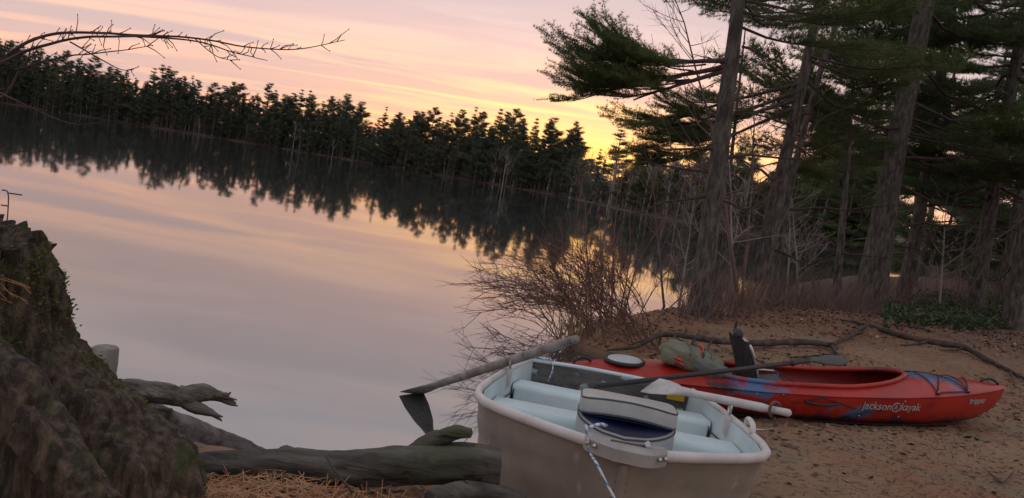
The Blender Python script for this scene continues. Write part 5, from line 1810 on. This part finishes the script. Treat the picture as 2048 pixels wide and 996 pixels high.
kay = thing("kayak", KO, "long red kayak with blue and black mottling lying behind the rowing boat", "kayak")
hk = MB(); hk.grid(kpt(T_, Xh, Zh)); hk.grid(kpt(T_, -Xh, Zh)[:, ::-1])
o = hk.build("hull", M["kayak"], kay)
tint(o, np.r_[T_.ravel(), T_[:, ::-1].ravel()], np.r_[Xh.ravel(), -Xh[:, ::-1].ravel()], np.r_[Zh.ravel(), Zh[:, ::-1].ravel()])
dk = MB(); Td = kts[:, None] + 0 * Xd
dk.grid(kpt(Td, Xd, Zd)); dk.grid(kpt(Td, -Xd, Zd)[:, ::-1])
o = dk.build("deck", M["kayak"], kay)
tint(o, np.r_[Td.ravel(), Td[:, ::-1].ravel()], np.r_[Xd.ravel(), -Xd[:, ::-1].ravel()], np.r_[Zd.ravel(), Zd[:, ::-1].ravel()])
# seam line and coaming
sl = MB()
for sg in (1, -1):
    sl.tube(kpt(kts, sg * kb(kts) * 1.004, kg(kts)), 0.008, 6)
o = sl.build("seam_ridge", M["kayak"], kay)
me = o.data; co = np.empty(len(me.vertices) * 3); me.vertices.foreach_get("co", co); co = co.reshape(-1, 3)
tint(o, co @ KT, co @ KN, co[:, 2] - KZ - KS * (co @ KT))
tcs = CK0 + (CK1 - CK0) * (0.5 - 0.5 * np.cos(np.linspace(0, pi, 60)))
zc = kd(tcs) - (kd(tcs) - kg(tcs)) * (kci(tcs) / kb(tcs)) ** 2.2 + 0.012
loop = np.concatenate([kpt(tcs, kci(tcs), zc), kpt(tcs, -kci(tcs), zc)[::-1][1:]])
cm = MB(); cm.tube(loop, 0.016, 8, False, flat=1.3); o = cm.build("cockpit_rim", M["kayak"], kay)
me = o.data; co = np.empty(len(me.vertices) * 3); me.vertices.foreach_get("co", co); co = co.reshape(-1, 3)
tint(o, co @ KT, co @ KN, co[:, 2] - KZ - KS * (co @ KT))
M["kayak_in"] = mat("dark_kayak_floor", (0.03, 0.02, 0.02), 0.7, (0.06, 0.02, 0.02), 5)
fl_ = MB(); tt = np.linspace(0.5, 3.2, 40)
fl_.grid(np.stack([kpt(tt, f * kb(tt) * 0.8, kk(tt) + 0.03) for f in (-1, -0.5, 0, 0.5, 1)], 1)); fl_.build("floor", M["kayak_in"], kay)
# round hatch on the rear deck
M["black_rubber"] = mat("black_rubber", (0.018, 0.018, 0.02), 0.55)
M["hatch_grey"] = mat("pale_grey_plastic", (0.42, 0.45, 0.47), 0.45)
th_ = np.linspace(0, 2 * pi, 40)
tH = 0.50
cH = kpt(tH, 0.0, float(kd(tH)) + 0.004); nH = np.array([0, 0, 1.0])
ringp = cH + 0.145 * (np.cos(th_)[:, None] * KT + np.sin(th_)[:, None] * KN) + np.outer(np.cos(th_) * 0.145 * KS, nH)
hr = MB(); hr.tube(ringp, 0.017, 8, False); ht = hr.build("hatch", M["black_rubber"], kay)
hl = MB(); ln_ = th_[:-1]
rows = [cH + rr0 * (np.cos(ln_)[:, None] * KT + np.sin(ln_)[:, None] * KN) + np.outer(np.cos(ln_) * rr0 * KS, nH) + np.array([0, 0, zz0]) for rr0, zz0 in ((0.14, 0.0), (0.128, 0.018), (0.09, 0.026), (0.001, 0.03))]
hl.grid(np.array(rows), close_u=True); hl.build("hatch_lid", M["hatch_grey"], ht)
# toggles (carry handles) at stern and bow
for t0, t1 in ((0.10, 0.24), (3.50, 3.66)):
    hh_ = MB(); tq = np.linspace(t0, t1, 10)
    hh_.tube(kpt(tq, 0 * tq, kd(tq) + 0.004 + 0.035 * np.sin(np.linspace(0, pi, 10))), 0.010, 7); hh_.build("carry_handle", M["black_rubber"], kay)
# deck bungees on the bow with their pads
pads = {}
for nm, t0, f in (("a", 2.93, 0.93), ("b", 3.24, 0.93), ("c", 2.93, -0.85), ("d", 3.24, -0.85), ("e", 3.42, 0.9), ("g", 3.42, -0.8)):
    x0 = float(kb(t0)) * f
    z0 = float(kd(t0) - (kd(t0) - kg(t0)) * abs(f) ** 2.2) + 0.008
    pads[nm] = (t0, x0, z0)
    if nm in "abcd":
        pb = MB(); pb.ball(kpt(t0, x0, z0), 0.017, 10, 6, sz=0.7); pd = pb.build("bungee_pad", M["black_rubber"], kay)
        ps = MB(); ps.ball(kpt(t0, x0 + 0.004, z0 + 0.011), 0.006, 6, 4); ps.build("screw", M["steel"], pd)


def deckz(t, x): return float(kd(t) - (kd(t) - kg(t)) * (abs(x) / kb(t)) ** 2.2) + 0.010


for a_n, b_n in (("a", "c"), ("a", "d"), ("b", "c"), ("b", "d"), ("a", "b"), ("c", "d"), ("b", "g")):
    (ta, xa, za), (tb, xb, zb) = pads[a_n], pads[b_n]
    w_ = np.linspace(0, 1, 12)
    pts_ = np.array([kpt(ta + (tb - ta) * k, xa + (xb - xa) * k, max(deckz(ta + (tb - ta) * k, xa + (xb - xa) * k), za + (zb - za) * k)) for k in w_])
    bg_ = MB(); bg_.tube(pts_, 0.0045, 6); bg_.build("bungee_cord", M["black_rubber"], kay)
# side handle and screws on the near side
sx_ = lambda t, z: float(ksx(t, z))
hx = MB(); tq = np.linspace(1.80, 2.06, 14)
hx.tube(kpt(tq, np.array([sx_(t, 0.20) for t in tq]) + 0.012 + 0.012 * np.sin(np.linspace(0, pi, 14)), 0.20 - 0.01 * np.sin(np.linspace(0, pi, 14))), 0.010, 8)
sh_ = hx.build("side_handle", M["black_rubber"], kay)
hc = MB(); tq2 = np.array([1.70, 1.80, 1.93, 2.08, 2.22]); zq = np.array([0.185, 0.205, 0.235, 0.205, 0.165])
hc.tube(spline(kpt(tq2, np.array([sx_(t, z) for t, z in zip(tq2, zq)]) + 0.006, zq), 24), 0.004, 5); hc.build("handle_cord", M["black_rubber"], kay)
for t0, z0 in ((2.28, 0.105), (2.62, 0.11), (1.42, 0.23), (2.62, 0.245), (1.62, 0.24)):
    sc_ = MB(); sc_.ball(kpt(t0, sx_(t0, z0) + 0.002, z0), 0.007, 8, 5); sc_.build("screw", M["steel"], kay)


def hull_text(body, t0, z0, size, matl, name, off=0.006, xs=1.0, bold=0.012, shear=0.0):
    cu = bpy.data.curves.new(name, "FONT"); cu.body = body; cu.size = size; cu.offset = bold * size; cu.shear = shear; cu.resolution_u = 3
    tmp = bpy.data.objects.new("tmp", cu); COL.objects.link(tmp)
    dg = bpy.context.evaluated_depsgraph_get()
    me_ = bpy.data.meshes.new_from_object(tmp.evaluated_get(dg))
    bpy.data.objects.remove(tmp); bpy.data.curves.remove(cu)
    n_ = len(me_.vertices); co_ = np.empty(n_ * 3); me_.vertices.foreach_get("co", co_); co_ = co_.reshape(-1, 3)
    tt_ = t0 + co_[:, 0] * xs; zz3 = z0 + co_[:, 1]
    P = kpt(tt_, np.array([sx_(t, z) for t, z in zip(tt_, zz3)]) + off, zz3) - KO
    me_.vertices.foreach_set("co", P.ravel().astype(np.float32)); me_.update()
    me_.materials.clear(); me_.materials.append(matl)
    o_ = bpy.data.objects.new(name, me_); COL.objects.link(o_); o_.parent = kay
    return t0 + co_[:, 0].max() * xs, o_


M["decal"] = mat("grey_white_decal", (0.42, 0.44, 0.44), 0.6, (0.30, 0.31, 0.31), 30)
M["decal_dark"] = mat("dark_decal_edge", (0.03, 0.03, 0.035), 0.6)
t_end, dec = hull_text("jackson", 2.27, 0.172, 0.088, M["decal"], "lettering", 0.007, 0.92)
tE = t_end + 0.045
em = MB(); aa = np.linspace(0, 2 * pi, 28)
em.tube(kpt(tE + 0.036 * np.cos(aa), np.array([sx_(t, z) for t, z in zip(tE + 0.036 * np.cos(aa), 0.195 + 0.036 * np.sin(aa))]) + 0.007, 0.195 + 0.036 * np.sin(aa)), 0.0035, 5, False); em.build("emblem", M["decal"], kay)
hull_text("jk", tE - 0.024, 0.179, 0.058, M["decal"], "emblem_letters", 0.007, 0.8, 0.01, 0.35)
hull_text("kayak", tE + 0.042, 0.172, 0.088, M["decal"], "lettering", 0.007, 0.92)
hull_text("tripper", 3.26, 0.228, 0.072, M["decal"], "lettering", 0.007, 0.95)
# seat in the cockpit: padded back with a bright frame
tS = 1.50
M["seat_fabric"] = mat("black_seat_fabric", (0.022, 0.023, 0.025), 0.8, (0.05, 0.052, 0.055), 30)
M["seat_pad"] = mat("dark_teal_mesh", (0.05, 0.07, 0.075), 0.8, (0.08, 0.10, 0.105), 40)
sf = MB()
for sg in (-1, 1):
    sf.tube(spline([kpt(tS + 0.02, sg * 0.17, 0.10), kpt(tS + 0.0, sg * 0.185, 0.30), kpt(tS - 0.09, sg * 0.18, 0.52), kpt(tS - 0.12, sg * 0.10, 0.575), kpt(tS - 0.125, 0.0, 0.585)], 22), 0.013, 8)
kf = sf.build("seat_frame", M["steel"], kay)
P = []
for k, (dt, z) in enumerate([(0.035, 0.16), (0.02, 0.28), (-0.025, 0.40), (-0.07, 0.50), (-0.10, 0.57)]):
    P.append([kpt(tS + dt + 0.02 * (1 - (x / 0.17) ** 2), x, z) for x in np.linspace(-0.175, 0.175, 9)])
P = np.array(P); P2 = P - KT * 0.035
sbk = MB(); sbk.grid(P); sbk.grid(P2[:, ::-1]); 
for e in (0, -1):
    sbk.grid(np.stack([P[e], P2[e]], 0)); sbk.grid(np.stack([P[:, e], P2[:, e]], 0))
sbk.build("seat_back", M["seat_fabric"], kay)
hp = MB(); hp.ball(kpt(tS - 0.135, 0.0, 0.60), 0.045, 12, 8, sx=0.7, sy=1.9, sz=0.8); hp.build("headrest", M["seat_fabric"], kay)
su_ = MB()
for sg in (-1, 1):
    su_.tube(spline([kpt(tS - 0.05, sg * 0.20, 0.10), kpt(tS - 0.05, sg * 0.205, 0.22), kpt(tS + 0.02, sg * 0.205, 0.265), kpt(tS + 0.28, sg * 0.205, 0.275), kpt(tS + 0.36, sg * 0.205, 0.25), kpt(tS + 0.375, sg * 0.20, 0.10)], 26), 0.011, 8)
su_.build("seat_rail", M["steel"], kay)
sp2 = MB(); uu = np.linspace(-0.19, 0.19, 7)
sp2.grid(np.array([[kpt(tS + dt, x, z - 0.03 * (1 - (x / 0.19) ** 2)) for x in uu] for dt, z in ((0.03, 0.24), (0.18, 0.235), (0.34, 0.255), (0.355, 0.24), (0.355, 0.15))])); sp2.build("seat_pan", M["seat_pad"], kay)
for sg in (-1, 1):
    stp = MB(); stp.tube([kpt(tS - 0.07, sg * 0.19, 0.46), kpt(tS + 0.15, sg * 0.21, 0.36), kpt(tS + 0.42, sg * 0.23, 0.24)], 0.012, 5, flat=0.4); stp.build("strap", M["seat_fabric"], kay)

# ------------------------------------------------------------------ the paddle across the two boats
p0 = at_z(1196, 772, 0.405); p1 = at_z(1692, 713, 0.62)
ax = unit(p1 - p0); LP = np.linalg.norm(p1 - p0)
pad = thing("kayak_paddle", p0, "black double-ended kayak paddle lying across the kayak and the rowing boat", "paddle")
MB().tube([p0, p0 + ax * (LP - 0.42)], 0.0155, 10).build("shaft", M["black_rubber"], pad)
fr = MB(); fr.tube([p0 + ax * (LP - 0.62), p0 + ax * (LP - 0.60), p0 + ax * (LP - 0.57)], [0.017, 0.026, 0.017], 10); fr.build("drip_ring", M["black_rubber"], pad)
sdp = unit(np.cross(ax, np.array([0.2, 0.6, 1.0]))); nrp = np.cross(sdp, ax)
rows = []
for q in np.linspace(0, 1, 14):
    hw_ = np.interp(q, [0, 0.15, 0.45, 0.8, 1.0], [0.014, 0.03, 0.075, 0.085, 0.03]); tk_ = np.interp(q, [0, 0.2, 1], [0.014, 0.008, 0.004])
    a = np.linspace(0, 2 * pi, 14, endpoint=False)
    rows.append(p0 + ax * (LP - 0.44 + 0.44 * q) + nrp * 0.04 * q * q * -1 + np.cos(a)[:, None] * hw_ * nrp * 0.5 + np.sin(a)[:, None] * tk_ * sdp)
bl = MB().grid(np.array(rows), close_u=True); bl.build("blade", mat("grey_black_blade", (0.05, 0.06, 0.065), 0.4), pad)

# ------------------------------------------------------------------ the backpack in the back of the cockpit
M["olive"] = mat("olive_canvas", (0.13, 0.14, 0.095), 0.85, (0.19, 0.20, 0.14), 7, bump=0.5, bscale=14, dist=0.02)
M["olive_grey"] = mat("grey_green_canvas", (0.10, 0.125, 0.11), 0.85, (0.15, 0.175, 0.15), 7, bump=0.5, bscale=14, dist=0.02)
M["red_zip"] = mat("red_orange_trim", (0.55, 0.06, 0.03), 0.6)
bc = kpt(1.02, 0.03, 0.37)


def lump(c, sx, sy, sz, seed, amp=0.12, ex=0.7, nu=40, nv=24, tilt=0.0):
    thv = np.linspace(0, pi, nv)[:, None]; phv = np.linspace(0, 2 * pi, nu, endpoint=False)[None, :]
    sg = lambda v, e: np.sign(v) * np.abs(v) ** e
    d = np.stack([sg(np.sin(thv), ex) * sg(np.cos(phv), ex), sg(np.sin(thv), ex) * sg(np.sin(phv), ex), sg(np.cos(thv), ex) + 0 * phv], -1)
    nn_ = fbm(d * 2.4 + seed, 3) * amp + np.abs(fbm(d * 4.0 + seed * 2, 2)) * -amp * 0.8
    d = d * (1 + nn_[..., None]) * np.array([sx, sy, sz])
    ct, st_ = cos(tilt), sin(tilt)
    X_ = d[..., 0] * ct + d[..., 2] * st_; Z_ = -d[..., 0] * st_ + d[..., 2] * ct
    return c + X_[..., None] * KT + d[..., 1][..., None] * KN + Z_[..., None] * np.array([0, 0, 1.0])


bag = thing("backpack", bc, "olive green canvas backpack with red zip trim in the kayak's rear well", "backpack")
MB().grid(lump(bc, 0.25, 0.17, 0.105, 3, 0.16, tilt=0.22), close_u=True).build("body", M["olive"], bag)
MB().grid(lump(bc + KT * 0.10 + KN * 0.10 + np.array([0, 0, -0.03]), 0.19, 0.10, 0.075, 8, 0.16, tilt=0.25), close_u=True).build("front_pocket", M["olive_grey"], bag)
MB().grid(lump(bc - KT * 0.20 + KN * 0.06 + np.array([0, 0, 0.015]), 0.06, 0.10, 0.06, 12, 0.1), close_u=True).build("end_pocket", M["olive"], bag)
for dz0, dx0 in ((0.035, -0.215), (0.005, -0.195)):
    z_ = MB(); b0 = bc + KT * dx0 + np.array([0, 0, dz0])
    z_.tube(spline([b0 + KN * 0.02 - KT * 0.03, b0 + KN * 0.14 - KT * 0.0, b0 + KN * 0.175 + KT * 0.07 + np.array([0, 0, -0.02])], 12), 0.008, 6); z_.build("red_zip", M["red_zip"], bag)
for k, (a0, w0_) in enumerate(((0.02, 0.15), (0.10, 0.15), (-0.08, 0.14))):
    z_ = MB(); aa = np.linspace(-1.15, 1.15, 16)
    z_.tube(np.array([bc + KT * (a0 + 0.02 * sin(3 * v)) + KN * 0.178 * sin(v) + np.array([0, 0, 0.118 * cos(v) - 0.22 * a0]) for v in aa]), 0.011, 6, flat=0.4); z_.build("strap", M["olive_grey"] if k else M["seat_fabric"], bag)
z_ = MB(); z_.tube(spline([bc + KT * 0.02 + KN * 0.04 + np.array([0, 0, 0.125]), bc + KT * 0.035 + KN * 0.08 + np.array([0, 0, 0.12]), bc + KT * 0.03 + KN * 0.12 + np.array([0, 0, 0.075])], 8), 0.007, 5); z_.build("red_pull", M["red_zip"], bag)
